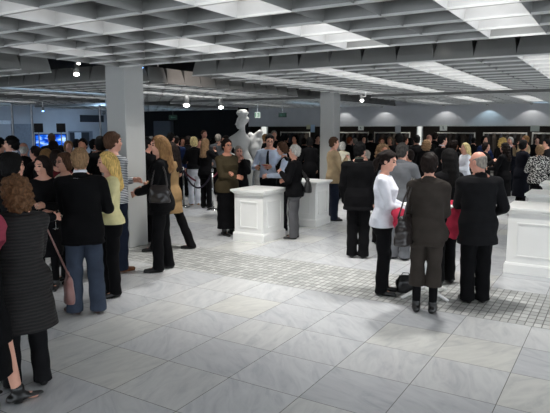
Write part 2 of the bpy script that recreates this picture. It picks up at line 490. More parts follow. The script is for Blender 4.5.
    if lk in ('trousers', 'jeans'):
        zc = crop if crop else .035
        F = Field((-.36, ymin, 0), (.36, max(.3, ymax), 1.12), vox)
        Tl = T.copy(); Tl[:, 1:3] += .010; Tl = Tl[(Tl[:, 0] >= .84) & (Tl[:, 0] < 1.10)]; Tl = np.vstack([[.76, Tl[0][1]-.02, Tl[0][2]-.035, 0, Tl[0][4]], Tl])
        F.prof(Tl, .02)
        for s, hp, kn, ank, toe in legs:
            bg_ = .0 if fem else .010
            F.cone(hp, kn, .094+bg_*.6, .074+bg_, .03)
            end = ank + np.array([0, -.01, -.04]); F.cone(kn, end, .074+bg_, (.066 if not crop else .112) + bg_ + (.008 if lk == 'jeans' else .004), .02)
        F.noise(.006, 30, 3.1)
        F.cut(lambda x, y, z: zc - z + 0*x + 0*y); F.cut(lambda x, y, z: z - max(.93, min(1.05, hem + .05)) + 0*x + 0*y)
        part(F, lk, CM(lc))
    elif lk == 'skirt':
        z0 = crop if crop else .5
        F = Field((-.36, -.34, z0-.05), (.36, .34, 1.12), vox)
        w0 = T[0]
        Tl = [[z0, w0[1]+.02+flare, w0[2]+.035+flare, 0, 0], [.8, w0[1]+.016, w0[2]+.02, 0, w0[4]]] + [[r[0], r[1]+.012, r[2]+.012, 0, r[4]] for r in T if .8 < r[0] < 1.09]
        F.prof(Tl, .02); F.noise(.006, 30, 2.2)
        F.cut(lambda x, y, z: z0 - z + 0*x + 0*y)
        part(F, 'skirt', CM(lc))
    if tights or crop and lk == 'trousers':
        F = Field((-.36, ymin, 0), (.36, .34, .86), vox)
        for s, hp, kn, ank, toe in legs:
            F.cone(hp, kn, .082, .056, .03); F.cone(kn, ank, .054, .042, .02)
        part(F, 'tights', CM(tights or 'black'))
    for s, hp, kn, ank, toe in legs:
        c, sn = math.cos(math.radians(toe)), math.sin(math.radians(toe))
        d = np.array([-sn, c, 0]); b = np.array([ank[0], ank[1], 0])
        F = Field((ank[0]-.24, ank[1]-.24, -.02), (ank[0]+.24, ank[1]+.30, .17), min(vox, .014))
        wd = .036 if fem else .044
        hz = .0
        F.cone(b-d*.045+np.array([0, 0, .04]), b+d*.03+np.array([0, 0, .045]), .038, .040, .02)
        F.cone(b+d*.03+np.array([0, 0, .035]), b+d*.155+np.array([0, 0, .022]), wd, .028, .02)
        F.cone(b+np.array([0, 0, .05]), b+np.array([0, 0, .11]), .044, .046, .02)
        if heels: F.cut(lambda x, y, z: np.minimum(.028-z, np.maximum((x-b[0])*d[0]+(y-b[1])*d[1]-.02, -.03-((x-b[0])*d[0]+(y-b[1])*d[1]))) + 0*x)
        F.cut(lambda x, y, z: .0015 - z + 0*x + 0*y); F.cut(lambda x, y, z: z - (.085 if not crop else .15) + 0*x + 0*y)
        part(F, 'shoe', SM(shoes))
    # --- hair
    hs, hcol = hair
    if hs != 'none':
        F = Field(hc + np.array([-.24, -.30, -.42]), hc + np.array([.24, .24, .22]), vox)
        loc = lambda x, y, z: ((x-hc[0])*R[0][0]+(y-hc[1])*R[1][0]+(z-hc[2])*R[2][0], (x-hc[0])*R[0][1]+(y-hc[1])*R[1][1]+(z-hc[2])*R[2][1], (x-hc[0])*R[0][2]+(y-hc[1])*R[1][2]+(z-hc[2])*R[2][2])
        if hs in ('short', 'bald', 'crop'):
            g = .005 if hs == 'bald' else (.010 if hs == 'crop' else .016)
            F.ell(HL(0, -.014, .026), (.073+g, .092+g, .088+g), 0, R)
            F.ell(HL(0, -.045, -.04), (.055+g, .05+g, .055+g), .02, R)
        elif hs == 'full':
            F.ell(HL(0, -.018, .03), (.093, .112, .104), 0, R); F.ell(HL(0, -.05, -.035), (.076, .065, .062), .03, R)
        elif hs == 'bob':
            F.ell(HL(0, -.015, .03), (.096, .112, .108), 0, R); F.ell(HL(0, -.03, -.04), (.098, .09, .09), .03, R)
        elif hs == 'curly':
            F.ell(HL(0, -.02, .03), (.108, .118, .112), 0, R); F.ell(HL(0, -.04, -.06), (.125, .095, .11), .03, R)
        elif hs in ('long', 'longcurly'):
            F.ell(HL(0, -.015, .03), (.094, .110, .105), 0, R)
            bk = HL(0, -.07, -.03); F.cone(bk, (hc[0]*.7, -.115+sh(1.35)+.2*(hc[1]-piv[1]), 1.34), .085, .075, .04)
            for s in (-1, 1):
                F.cone(HL(s*.068, -.02, .0), (s*.088+hc[0]*.5, -.045+sh(1.4), 1.42), .038, .034, .04)
                F.cone((s*.088+hc[0]*.5, -.045+sh(1.4), 1.42), (s*.075+hc[0]*.5, -.105+sh(1.3), 1.30), .034, .03, .04)
        elif hs == 'ponytail':
            F.ell(HL(0, -.014, .028), (.086, .107, .103), 0, R)
            F.cone(HL(0, -.11, .03), HL(0, -.135, -.06), .036, .034, .02); F.cone(HL(0, -.135, -.06), HL(0, -.11, -.16), .034, .016, .02)
        elif hs == 'bun':
            F.ell(HL(0, -.014, .028), (.087, .108, .104), 0, R); F.ell(HL(0, -.105, .05), (.048, .045, .045), .01, R); F.ell(HL(0, -.05, -.05), (.06, .05, .05), .03, R)
        amp, fq = {'curly': (.018, 90), 'longcurly': (.014, 80), 'bob': (.007, 60), 'long': (.0032, 75), 'short': (.007, 95), 'bald': (.003, 110)}.get(hs, (.005, 85))
        F.noise(amp, fq, 1.0)
        if hs in ('bob', 'curly', 'long', 'longcurly'):
            F.cut(lambda x, y, z: (lambda X, Y, Z: np.minimum(.92*Y - .38*Z - .028, .062 + .25*np.maximum(0, -Z) - np.abs(X)))(*loc(x, y, z)))
            F.cut(lambda x, y, z: (lambda X, Y, Z: Y - .055 - .45*np.maximum(0, Z-.02))(*loc(x, y, z)))
        else:
            F.cut(lambda x, y, z: (lambda X, Y, Z: .80*Y - .60*Z - (.014 if hs != 'bald' else .004) + .007*np.sin(110*Z+60*X) - .020*np.exp(-((Z+.02)/.02)**2)*(np.abs(X) > .05))(*loc(x, y, z)))
            F.cut(lambda x, y, z: (lambda X, Y, Z: -.088 - Z + .006*np.sin(130*X))(*loc(x, y, z)) if hs != 'ponytail' else -1+0*x+0*y+0*z)
            if hs == 'bald': F.cut(lambda x, y, z: (lambda X, Y, Z: Z - .035 + .25*Y)(*loc(x, y, z)))
        part(F, 'hair', HM(hcol))
    if specs:
        m = MB()
        for s in (-1, 1):
            pts = [HL(s*.033+.021*math.cos(t), .099, .004+.016*math.sin(t)) for t in np.linspace(0, 2*PI, 13)]
            m.tube([Vector(p)*sc for p in pts], .002*sc, 6)
            m.tube([Vector(HL(s*.054, .099, .008))*sc, Vector(HL(s*.082, .0, .006))*sc], .002*sc, 6)
        m.tube([Vector(HL(-.012, .10, .006))*sc, Vector(HL(.012, .10, .006))*sc], .002*sc, 6)
        m.build('spectacles', mat('dark_frame', (30, 26, 26), 0.3), root)
    p = P(); p.o = root; p.sc = sc; p.rz = rz; p.foot = foot; p.aim = aim; p.hc = hc
    def W(v):
        v = np.array(v)*sc
        c, s_ = math.cos(rz), math.sin(rz)
        return Vector((foot.x + c*v[0] - s_*v[1], foot.y + s_*v[0] + c*v[1], v[2]))
    p.W = W
    def grip(side, fwd_=.075, dn=.0, off=.045):
        s, a, e, w = aim[0 if side == 'l' else 1]
        d, n, b_ = hand_frame(s, e, w)
        return W(w + d*fwd_ + n*off + np.array([0, 0, dn]))
    p.grip = grip
    return p

def hand_frame(s, e, w):
    d = (w-e)/np.linalg.norm(w-e)
    n = np.array([-s*1.0, .15, -.25]); n = n - d*float(n@d); n /= np.linalg.norm(n)
    b = np.cross(d, n)*s*-1.0
    if b[1] + b[2] < 0 and abs(d[2]) < .9: b = -b
    if abs(d[2]) >= .9 and b[1] < 0: b = -b
    return d, n, b

def hand(F, s, e, w):
    d, n, b = hand_frame(s, e, w)
    F.cone(w - d*.02, w + d*.03, .024, .026, .012)
    for o in (-.024, 0, .024):
        F.cone(w + d*.03 + b*o*.7, w + d*.078 + b*o, .015, .013, .01)
    for o, L in ((-.036, .056), (-.013, .072), (.012, .077), (.036, .068)):
        p0 = w + d*.08 + b*o*.95; p1 = p0 + (d*.9 + n*.42)*L*.5; p2 = p1 + (d*.55 + n*.83)*L*.5
        F.cone(p0, p1, .0098, .0088, .003); F.cone(p1, p2, .0088, .0075, .003)
    t0 = w + d*.02 + b*.022; t1 = t0 + (d*.62 + b*.62 + n*.35)*.042; t2 = t1 + (d*.75 + b*.1 + n*.6)*.034
    F.cone(t0, t1, .014, .0115, .008); F.cone(t1, t2, .011, .0085, .003)
# ------------------------------------------------------------------ the room
H_CEIL = 2.82
MX, MY, NM = 0.505, 0.5275, 12
XR = [-21.29, -13.79 + 0.0, -6.225, 1.34]       # west edge of each row of ceiling rafts
XR = [-6.225 - 7.565*2, -6.225 - 7.565, -6.225, -6.225 + 7.565]
YR = [-8.30, -0.38, 7.58, 15.53]
WALL_Y, WALL_L, WALL_R, WALL_B = 24.3, -23.6, 8.9, -8.6

def marble():
    m = bpy.data.materials.new('marble_slabs'); m.use_nodes = True
    nt = m.node_tree; N = nt.nodes.new; L = nt.links.new; b = nt.nodes['Principled BSDF']
    tc = N('ShaderNodeTexCoord')
    mp = N('ShaderNodeMapping'); mp.inputs['Location'].default_value = (1.891/.628, -4.70/.628, 0); mp.inputs['Scale'].default_value = (1/.628, 1/.628, 1)
    L(tc.outputs['Object'], mp.inputs['Vector'])
    fl = N('ShaderNodeVectorMath'); fl.operation = 'FLOOR'; L(mp.outputs[0], fl.inputs[0])
    fr = N('ShaderNodeVectorMath'); fr.operation = 'FRACTION'; L(mp.outputs[0], fr.inputs[0])
    wn = N('ShaderNodeTexWhiteNoise'); wn.noise_dimensions = '2D'; L(fl.outputs[0], wn.inputs['Vector'])
    # veins: each slab cut from another part of the block
    off = N('ShaderNodeVectorMath'); off.operation = 'SCALE'; L(wn.outputs['Color'], off.inputs[0]); off.inputs['Scale'].default_value = 37.0
    ad = N('ShaderNodeVectorMath'); ad.operation = 'ADD'; L(tc.outputs['Object'], ad.inputs[0]); L(off.outputs[0], ad.inputs[1])
    mr = N('ShaderNodeVectorRotate'); mr.rotation_type = 'Z_AXIS'; L(ad.outputs[0], mr.inputs['Vector'])
    an = N('ShaderNodeMath'); an.operation = 'MULTIPLY'; L(wn.outputs['Value'], an.inputs[0]); an.inputs[1].default_value = 2.2; L(an.outputs[0], mr.inputs['Angle'])
    ms = N('ShaderNodeMapping'); ms.inputs['Scale'].default_value = (1.0, 3.4, 1.0); L(mr.outputs[0], ms.inputs['Vector'])
    n1 = N('ShaderNodeTexNoise'); n1.inputs['Scale'].default_value = 2.2; n1.inputs['Detail'].default_value = 7; n1.inputs['Roughness'].default_value = .62; n1.inputs['Distortion'].default_value = 1.3
    L(ms.outputs[0], n1.inputs['Vector'])
    r1 = N('ShaderNodeValToRGB'); e = r1.color_ramp.elements
    e[0].position = .32; e[0].color = srgb((192, 194, 197)) + (1,); e[1].position = .62; e[1].color = srgb((214, 215, 215)) + (1,)
    e2 = e.new(.47); e2.color = srgb((206, 207, 208)) + (1,)
    L(n1.outputs['Fac'], r1.inputs['Fac'])
    # slab tint
    sx = N('ShaderNodeSeparateColor'); L(wn.outputs['Color'], sx.inputs[0])
    tr = N('ShaderNodeValToRGB'); t = tr.color_ramp.elements
    t[0].position = 0; t[0].color = (.84, .85, .87, 1); t[1].position = 1; t[1].color = (1.02, 1.01, .95, 1)
    q = t.new(.45); q.color = (.96, .97, .985, 1); q = t.new(.82); q.color = (1.0, .995, .955, 1)
    L(sx.outputs[0], tr.inputs['Fac'])
    mu = N('ShaderNodeMix'); mu.data_type = 'RGBA'; mu.blend_type = 'MULTIPLY'; mu.inputs[0].default_value = 1.0
    L(r1.outputs[0], mu.inputs[6]); L(tr.outputs[0], mu.inputs[7])
    # joints
    sp = N('ShaderNodeSeparateXYZ'); L(fr.outputs[0], sp.inputs[0])
    def edge(o):
        a = N('ShaderNodeMath'); a.operation = 'SUBTRACT'; L(o, a.inputs[0]); a.inputs[1].default_value = .5
        c = N('ShaderNodeMath'); c.operation = 'ABSOLUTE'; L(a.outputs[0], c.inputs[0])
        return c.outputs[0]
    mx = N('ShaderNodeMath'); mx.operation = 'MAXIMUM'; L(edge(sp.outputs[0]), mx.inputs[0]); L(edge(sp.outputs[1]), mx.inputs[1])
    gt = N('ShaderNodeMath'); gt.operation = 'GREATER_THAN'; L(mx.outputs[0], gt.inputs[0]); gt.inputs[1].default_value = .4955
    fin = N('ShaderNodeMix'); fin.data_type = 'RGBA'; L(gt.outputs[0], fin.inputs[0]); L(mu.outputs[2], fin.inputs[6]); fin.inputs[7].default_value = srgb((118, 116, 114)) + (1,)
    L(fin.outputs[2], b.inputs['Base Color'])
    b.inputs['Roughness'].default_value = .26; b.inputs['Specular IOR Level'].default_value = .45
    bp = N('ShaderNodeBump'); bp.inputs['Strength'].default_value = .15; bp.inputs['Distance'].default_value = .002; bp.invert = True
    L(gt.outputs[0], bp.inputs['Height']); L(bp.outputs['Normal'], b.inputs['Normal'])
    return m

def setts():
    m = bpy.data.materials.new('stone_setts'); m.use_nodes = True
    nt = m.node_tree; N = nt.nodes.new; L = nt.links.new; b = nt.nodes['Principled BSDF']
    tc = N('ShaderNodeTexCoord')
    mp = N('ShaderNodeMapping'); L(tc.outputs['Object'], mp.inputs['Vector'])
    mp.inputs['Location'].default_value = (0, -5.956/.1256, 0); mp.inputs['Scale'].default_value = (1/.0785, 1/.1256, 1)
    br = N('ShaderNodeTexBrick'); br.offset = 0.0; br.squash = 1.0
    br.inputs['Scale'].default_value = 1.0; br.inputs['Brick Width'].default_value = 1.0; br.inputs['Row Height'].default_value = 1.0
    br.inputs['Mortar Size'].default_value = .07; br.inputs['Mortar Smooth'].default_value = .2; br.inputs['Bias'].default_value = 0
    br.inputs['Color1'].default_value = srgb((206, 207, 204)) + (1,); br.inputs['Color2'].default_value = srgb((168, 170, 168)) + (1,); br.inputs['Mortar'].default_value = srgb((104, 104, 100)) + (1,)
    L(mp.outputs[0], br.inputs['Vector']); L(br.outputs['Color'], b.inputs['Base Color'])
    b.inputs['Roughness'].default_value = .45
    bp = N('ShaderNodeBump'); bp.inputs['Strength'].default_value = .5; bp.inputs['Distance'].default_value = .006; bp.invert = True
    L(br.outputs['Fac'], bp.inputs['Height']); L(bp.outputs['Normal'], b.inputs['Normal'])
    return m

m = MB()
Y0, Y1 = 5.956, 7.212
for a, b_, i in ((WALL_B-.5, Y0, 0), (Y0, Y1, 1), (Y1, 28.6, 0)):
    m.box(WALL_L-.4, WALL_R+.4, a, b_, -.12, 0, i)
tag(m.build('floor', [marble(), setts()]), kind='structure')

wall_grey = mat('plaster_grey', (200, 201, 203), 0.8, var=.05, scale=2)
wall_pale = mat('plaster_pale', (176, 178, 182), 0.8, var=.05, scale=2)
wall_dark = mat('dark_cloth_wall', (13, 14, 17), 0.9, var=.2, scale=3)
slab_dark = mat('slab_dark', (34, 34, 36), 0.9, var=.1)
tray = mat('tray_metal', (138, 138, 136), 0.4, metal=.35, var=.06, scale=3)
tray_brightened = mat('tray_brightened', (190, 190, 189), 0.5, var=.03)  # paler copy of the tray metal; lit trays' brightness is put into its colour
tray_edge = mat('tray_edge', (206, 206, 203), 0.4, metal=.3, var=.04)
tray_lid = mat('tray_lid', (136, 136, 134), 0.5, metal=.3, var=.08, scale=2)
white_paint = mat('white_paint', (242, 242, 239), 0.4, var=.02, scale=3)

m = MB(); m.box(WALL_L-.4, WALL_R+.4, WALL_B-.5, 28.6, 3.75, 3.95)
tag(m.build('ceiling', slab_dark), kind='structure')
m = MB(); m.box(WALL_L-.3, WALL_L, WALL_B-.5, 28.6, 0, 3.75); tag(m.build('wall_left', wall_pale), kind='structure')
m = MB(); m.box(WALL_R, WALL_R+.3, 20.0, 28.6, 0, 3.75); tag(m.build('wall_right', wall_pale), kind='structure')
# far wall: black cloth section, then a grey bulkhead over an open cloakroom
XB = -16.35
m = MB(); m.box(WALL_L, XB, WALL_Y, WALL_Y+.25, 0, 3.75); tag(m.build('wall_far', wall_dark), kind='structure')
m = MB(); m.box(XB, WALL_R, WALL_Y, WALL_Y+.35, 2.045, 3.75); tag(m.build('wall_bulkhead', wall_grey), kind='structure')
m = MB(); m.box(XB, WALL_R, WALL_Y-.015, WALL_Y+.365, 2.035, 2.075); tag(m.build('trim_1', mat('trim_steel', (190, 190, 186), .35, metal=.4)), kind='structure')
m = MB(); m.box(WALL_L, WALL_R+.3, 28.3, 28.6, 0, 3.75); tag(m.build('wall_cloakroom', mat('brown_wall', (50, 44, 40), .8, var=.1)), kind='structure')
# the glazed front behind the photographer
m = MB()
for k in range(12):
    x = WALL_L + (WALL_R-WALL_L)*k/11
    m.box(x-.06, x+.06, WALL_B-.12, WALL_B, 0, 3.75)
for z in (0, 2.4, 3.6): m.box(WALL_L, WALL_R, WALL_B-.10, WALL_B-.02, z, z+.12)
tag(m.build('window_1', mat('window_frame_grey', (80, 82, 84), .4, metal=.5)), kind='structure')

m = MB()
for k in range(10):
    y = WALL_B + (20.0-WALL_B)*k/9
    m.box(WALL_R, WALL_R+.12, y-.06, y+.06, 0, 3.75)
for z in (0, 2.4, 3.6): m.box(WALL_R+.02, WALL_R+.10, WALL_B, 20.0, z, z+.12)
tag(m.build('window_added', mat('window_frame_grey', (80, 82, 84), .4, metal=.5)), kind='structure')  # unseen opening with frames, added to let daylight in from the right

# ceiling rafts of flared metal trays
LIT = {}
def raft(x0, y0, lit):
    m = MB(); T = .30; ins = .042
    for i in range(NM):
        for j in range(NM):
            a0, a1, b0, b1 = x0+i*MX, x0+(i+1)*MX, y0+j*MY, y0+(j+1)*MY
            bot = [(a0, b0), (a1, b0), (a1, b1), (a0, b1)]
            mid = [(a0+.012, b0+.012), (a1-.012, b0+.012), (a1-.012, b1-.012), (a0+.012, b1-.012)]
            top = [(a0+ins+.012, b0+ins+.012), (a1-ins-.012, b0+ins+.012), (a1-ins-.012, b1-ins-.012), (a0+ins+.012, b1-ins-.012)]
            z0, z1, z2 = H_CEIL, H_CEIL+.10, H_CEIL+T
            t_ = 1.0 if (i, j) in lit else .16/T
            n = len(m.v)
            m.v += [(p[0], p[1], z0) for p in bot] + [(p[0], p[1], z1) for p in mid] + [(p[0], p[1], z2) for p in top]
            for lo in (0, 4):
                for k in range(4):
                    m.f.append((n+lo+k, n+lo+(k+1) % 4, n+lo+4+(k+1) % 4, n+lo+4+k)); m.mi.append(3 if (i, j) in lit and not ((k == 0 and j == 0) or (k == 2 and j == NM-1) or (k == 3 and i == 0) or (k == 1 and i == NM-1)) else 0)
            if t_ == 1.0:
                m.f.append((n+8, n+9, n+10, n+11)); m.mi.append(1)
            else:           # plain trays carry their sheet lower down
                n = len(m.v); zl = H_CEIL+.16; e_ = .012+ins*.3
                m.v += [(a0+e_, b0+e_, zl), (a1-e_, b0+e_, zl), (a1-e_, b1-e_, zl), (a0+e_, b1-e_, zl)]
                m.f.append((n, n+1, n+2, n+3)); m.mi.append(1)
    for j in range(NM+1):
        m.box(x0, x0+NM*MX, y0+j*MY-.009, y0+j*MY+.009, H_CEIL-.004, H_CEIL+.010, 2)
    o = m.build('ceiling', [tray, tray_lid, tray_edge, tray_brightened])
    s = o.modifiers.new('sheet', 'SOLIDIFY'); s.thickness = .008; s.offset = 0
    tag(o, kind='structure')

PANEL = {k: glow('panel_%d' % k, (255, 255, 255) if k < 9 else (170, 215, 255), v) for k, v in ((0, 5.6), (1, 4.4), (2, 2.2), (9, 3.6))}
def strip(rx, ry, k, j0, j1, level, label):
    m = MB(); x0 = XR[rx]+k*MX; y0 = YR[ry]
    root = empty('ceiling_light', (x0+MX/2, y0+(j0+j1+1)*MY/2, H_CEIL), label=label, cat='ceiling light', group='lit strips in the ceiling trays')
    for j in range(j0, j1+1):
        LIT.setdefault((rx, ry), set()).add((k, j))
        q = MB(); q.box(-.20, .20, (j-(j0+j1)/2)*MY-.21, (j-(j0+j1)/2)*MY+.21, .262, .29)
        q.build('diffuser', PANEL[level], root)

A_ = 'in the near raft'
for (rx, ry, k, j0, j1, lv, lab) in [
    (2,1,10,6,11,0,'bright lit ceiling strip '+A_+', the one furthest right above the white plinths'),
    (2,1,7,9,11,0,'bright lit ceiling strip '+A_+', ending at the gap above the suited trio'),
    (2,1,7,5,7,1,'dimmer lit ceiling strip '+A_+', behind the strip above the trio'),
    (2,1,4,9,10,1,'short lit ceiling strip '+A_+', right of the near column'),
    (2,1,4,5,7,2,'lit ceiling strip '+A_+', at the top left corner of the photo'),
    (2,1,1,8,9,2,'short lit ceiling strip '+A_+', just left of the near column top'),
    (2,1,1,4,5,2,'faint lit ceiling strip '+A_+', at the upper left edge of the photo'),
    (2,2,10,0,11,1,'long lit ceiling strip in the middle raft at the right edge of the photo'),
    (2,2,7,0,11,1,'long lit ceiling strip in the middle raft, second from the right edge'),
    (2,2,4,0,11,1,'long lit ceiling strip in the middle raft, third from the right edge'),
    (2,2,1,0,11,2,'long lit ceiling strip in the middle raft, running up to the far column'),
    (2,3,10,0,6,1,'lit ceiling strip in the far raft, before the bulkhead at the right'),
    (2,3,7,2,8,1,'lit ceiling strip in the far raft, second from the right'),
    (2,3,7,10,11,9,'bluish lit end of the second strip in the far raft'),
    (2,3,4,1,7,1,'lit ceiling strip in the far raft above the dark suited man'),
    (2,3,1,3,9,2,'faint lit ceiling strip in the far raft behind the far column'),
    (1,2,10,1,9,2,'faint lit ceiling strip in the raft above the statue'),
    (1,2,7,3,10,1,'lit ceiling strip in the raft just right of the near column'),
    (1,2,4,0,6,9,'bluish lit ceiling strip in the raft behind the near column'),
    (1,2,1,2,9,2,'faint lit ceiling strip in the raft left of the near column'),
    (1,3,8,2,9,9,'bluish lit ceiling strip in the far raft over the dark wall'),
    (1,3,4,1,7,2,'faint lit ceiling strip in the far raft over the dark wall'),
    (0,2,8,1,8,1,'lit ceiling strip in the far left raft above the screen'),
    (0,2,4,2,9,9,'bluish lit ceiling strip in the far left raft by the side wall'),
    (0,3,7,0,9,9,'bluish lit ceiling strip in the deepest left raft corner')]:
    strip(rx, ry, k, j0, j1, lv, lab)

for rx in range(4):
    for ry in range(4):
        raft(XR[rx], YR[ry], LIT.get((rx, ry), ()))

# columns
colm = mat('column_grey', (176, 177, 175), 0.55, var=.04, scale=2)
for x, y in ((-6.97, 6.76), (-7.10, 14.68), (.46, 6.76), (.46, 14.68), (-14.66, 6.76), (-14.66, 14.68)):
    m = MB(); h = .212; c = .012
    m.box(x-h, x+h, y-h, y+h, 0, 3.75)
    o = m.build('column', colm, bevel=.012); tag(o, kind='structure'); o.name = 'trim_2' if (x, y) == (-6.97, 6.76) else 'trim_3'

# panelled white plinths
def plinth(x0, y0, wx, wy, h, label):
    r = empty('display_plinth', (x0+wx/2, y0+wy/2, 0), label=label, cat='plinth', group='white panelled plinths')
    a, b = wx/2, wy/2
    m = MB(); m.box(-a+.012, a-.012, -b+.012, b-.012, .10, h-.05)
    m.build('body', white_paint, r, bevel=.004)
    m = MB(); m.box(-a-.012, a+.012, -b-.012, b+.012, 0, .125); m.frus(0, 0, a+.012, b+.012, .125, a, b, .15)
    m.build('base', white_paint, r, bevel=.004)
    m = MB()
    m.frus(0, 0, a-.010, b-.010, h-.085, a+.006, b+.006, h-.065)
    m.frus(0, 0, a+.006, b+.006, h-.065, a+.030, b+.030, h-.035)
    m.box(-a-.042, a+.042, -b-.042, b+.042, h-.035, h)
    m.build('cornice', white_paint, r, bevel=.004)
    z0, z1 = .24, h-.20
    for nx, ny, w in ((0, -1, a), (0, 1, a), (1, 0, b), (-1, 0, b)):
        m = MB(); ww = w-.13; t = .018
        d = (b if ny else a)-.012
        def bar(u0, u1, za, zb):
            if ny: m.box(u0, u1, *sorted((ny*d, ny*(d+.014))), za, zb)
            else: m.box(*sorted((nx*d, nx*(d+.014))), u0, u1, za, zb)
        bar(-ww, ww, z0, z0+t); bar(-ww, ww, z1-t, z1); bar(-ww, -ww+t, z0+t, z1-t); bar(ww-t, ww, z0+t, z1-t)
        m.build('panel_moulding', white_paint, r, bevel=.003)
    return r
PL = .70
plinth(-5.74, 8.04, .62, .72, .90, 'white panelled plinth in front of the olive-jacketed woman')
plinth(-5.77, 9.92, .68, .64, .90, 'white panelled plinth behind the white-haired woman, beside the far column')
plinth(-1.25, 8.08, .90, .76, .90, 'large white panelled plinth cut off by the right edge of the photo')
plinth(-1.25, 9.95, .90, .76, .90, 'white plinth just behind the large cut-off plinth at the right')
plinth(-1.25, 11.9, .90, .76, .90, 'smallest white plinth, last of the row at the right edge')

# marble statue group
def statue():
    g = foot_dep(246, 12.6)
    r = empty('marble_statue', (g.x, g.y, 0), math.atan2(g.y, g.x) - PI/2, label='tall white marble statue of a nude woman, seen from behind, hair in a bun', cat='statue')
    stone = mat('statue_marble', (168, 168, 166), .45, var=.05, scale=5)
    m = MB(); m.box(-.36, .42, -.30, .34, 0, .14); m.build('statue_base', stone, r, bevel=.01)
    # local x = right in the picture, y = away; back turned to the hall, head in profile to the left
    F = Field((-.66, -.45, .12), (.40, .5, 2.36), .014)
    k = .04
    for a, b, r0, r1 in [((-.09,.03,1.14),(-.05,.06,.70),.115,.08),((-.05,.06,.70),(-.10,.10,.20),.078,.05),((-.10,.10,.19),(-.14,.26,.17),.05,.04),
                         ((.05,.0,1.14),(.03,-.05,.70),.13,.085),((.03,-.05,.70),(.0,.02,.20),.085,.055),((.0,.02,.19),(-.03,.18,.17),.055,.04)]: F.cone(a, b, r0, r1, k)
    F.prof([(1.04,.185,.13,-.01,0),(1.16,.195,.15,-.01,.0),(1.30,.175,.13,-.05,0),(1.45,.145,.11,-.10,0),(1.58,.17,.12,-.13,0),(1.70,.19,.115,-.15,0),(1.78,.16,.095,-.14,0),(1.85,.10,.08,-.11,0),(1.90,.07,.07,-.09,0)], .05)
    F.ell((-.09,-.09,1.15),(.105,.10,.12),.04); F.ell((.075,-.10,1.13),(.115,.11,.125),.04)
    F.cone((-.09,0,1.84),(-.075,.0,1.99),.062,.056,.03)
    F.cone((-.14,0,1.79),(-.31,.0,1.69),.075,.08,.05); F.cone((-.31,.0,1.69),(-.42,.10,1.40),.078,.058,.03); F.cone((-.42,.10,1.40),(-.24,.30,1.30),.055,.042,.03)
    F.ell((-.21,.32,1.30),(.06,.05,.04),.02)
    F.cone((-.10,0,1.79),(.0,.02,1.72),.07,.07,.05); F.cone((.0,.02,1.70),(.10,.16,1.46),.065,.052,.03); F.cone((.10,.16,1.46),(.22,.22,1.58),.05,.04,.03)
    # head in profile, looking left
    F.ell((-.085,.0,2.115),(.12,.09,.115),.02); F.ell((-.135,0,2.045),(.075,.065,.10),.03); F.cone((-.205,0,2.08),(-.228,0,2.035),.012,.018,.015)
    F.ell((-.165,0,1.965),(.036,.034,.028),.02); F.cone((-.20,-.0,1.998),(-.205,.0,1.99),.015,.015,.012)
    F.cone((-.19,-.03,2.10),(-.19,.03,2.10),.014,.014,.012)
    me = F.mesh('figure'); me.materials.append(stone); link('figure', me, r)
    F = Field((-.34, -.25, 1.9), (.25, .25, 2.5), .012)
    F.ell((-.065,0,2.145),(.135,.105,.105),.0); F.ell((-.075,0,2.275),(.135,.11,.062),.02); F.ell((-.075,0,2.335),(.11,.09,.03),.02)
    F.noise(.004, 70, 1.0); F.cut(lambda x, y, z: np.minimum(-x-.155-.0*y, 2.19-z)); F.cut(lambda x, y, z: 2.05 - z + .5*(-.06-x) + 0*y)
    me = F.mesh('hair'); me.materials.append(stone); link('hair', me, r)
    # small companion with a folded wing on her far arm, and a hanging cloth
    F = Field((-.02, -.30, .9), (.50, .50, 2.05), .014)
    F.cone((.14,.12,1.66),(.18,.10,1.50),.105,.13,.04); F.ell((.20,.08,1.48),(.125,.12,.13),.04)
    F.cone((.19,.12,1.76),(.31,.12,1.86),.07,.05,.05); F.cone((.31,.12,1.86),(.30,.10,1.60),.055,.06,.05); F.cone((.28,.10,1.66),(.25,.06,1.44),.08,.06,.04)
    F.ell((.10,.16,1.78),(.075,.08,.08),.03)
    F.cone((.24,.06,1.42),(.27,.08,1.20),.065,.04,.04); F.cone((.16,.04,1.40),(.17,.04,1.26),.06,.045,.04)
    F.noise(.006, 30, 2.0)
    me = F.mesh('companion_figure'); me.materials.append(stone); link('companion_figure', me, r)
    F = Field((.0, -.2, .1), (.5, .4, 1.4), .016)
    F.prof([(.14,.13,.10,.24,.14),(.5,.10,.08,.25,.12),(.9,.07,.06,.26,.1),(1.25,.05,.05,.27,.08)], .02); F.noise(.012, 40, 4.0)
    me = F.mesh('drapery'); me.materials.append(stone); link('drapery', me, r)
statue()

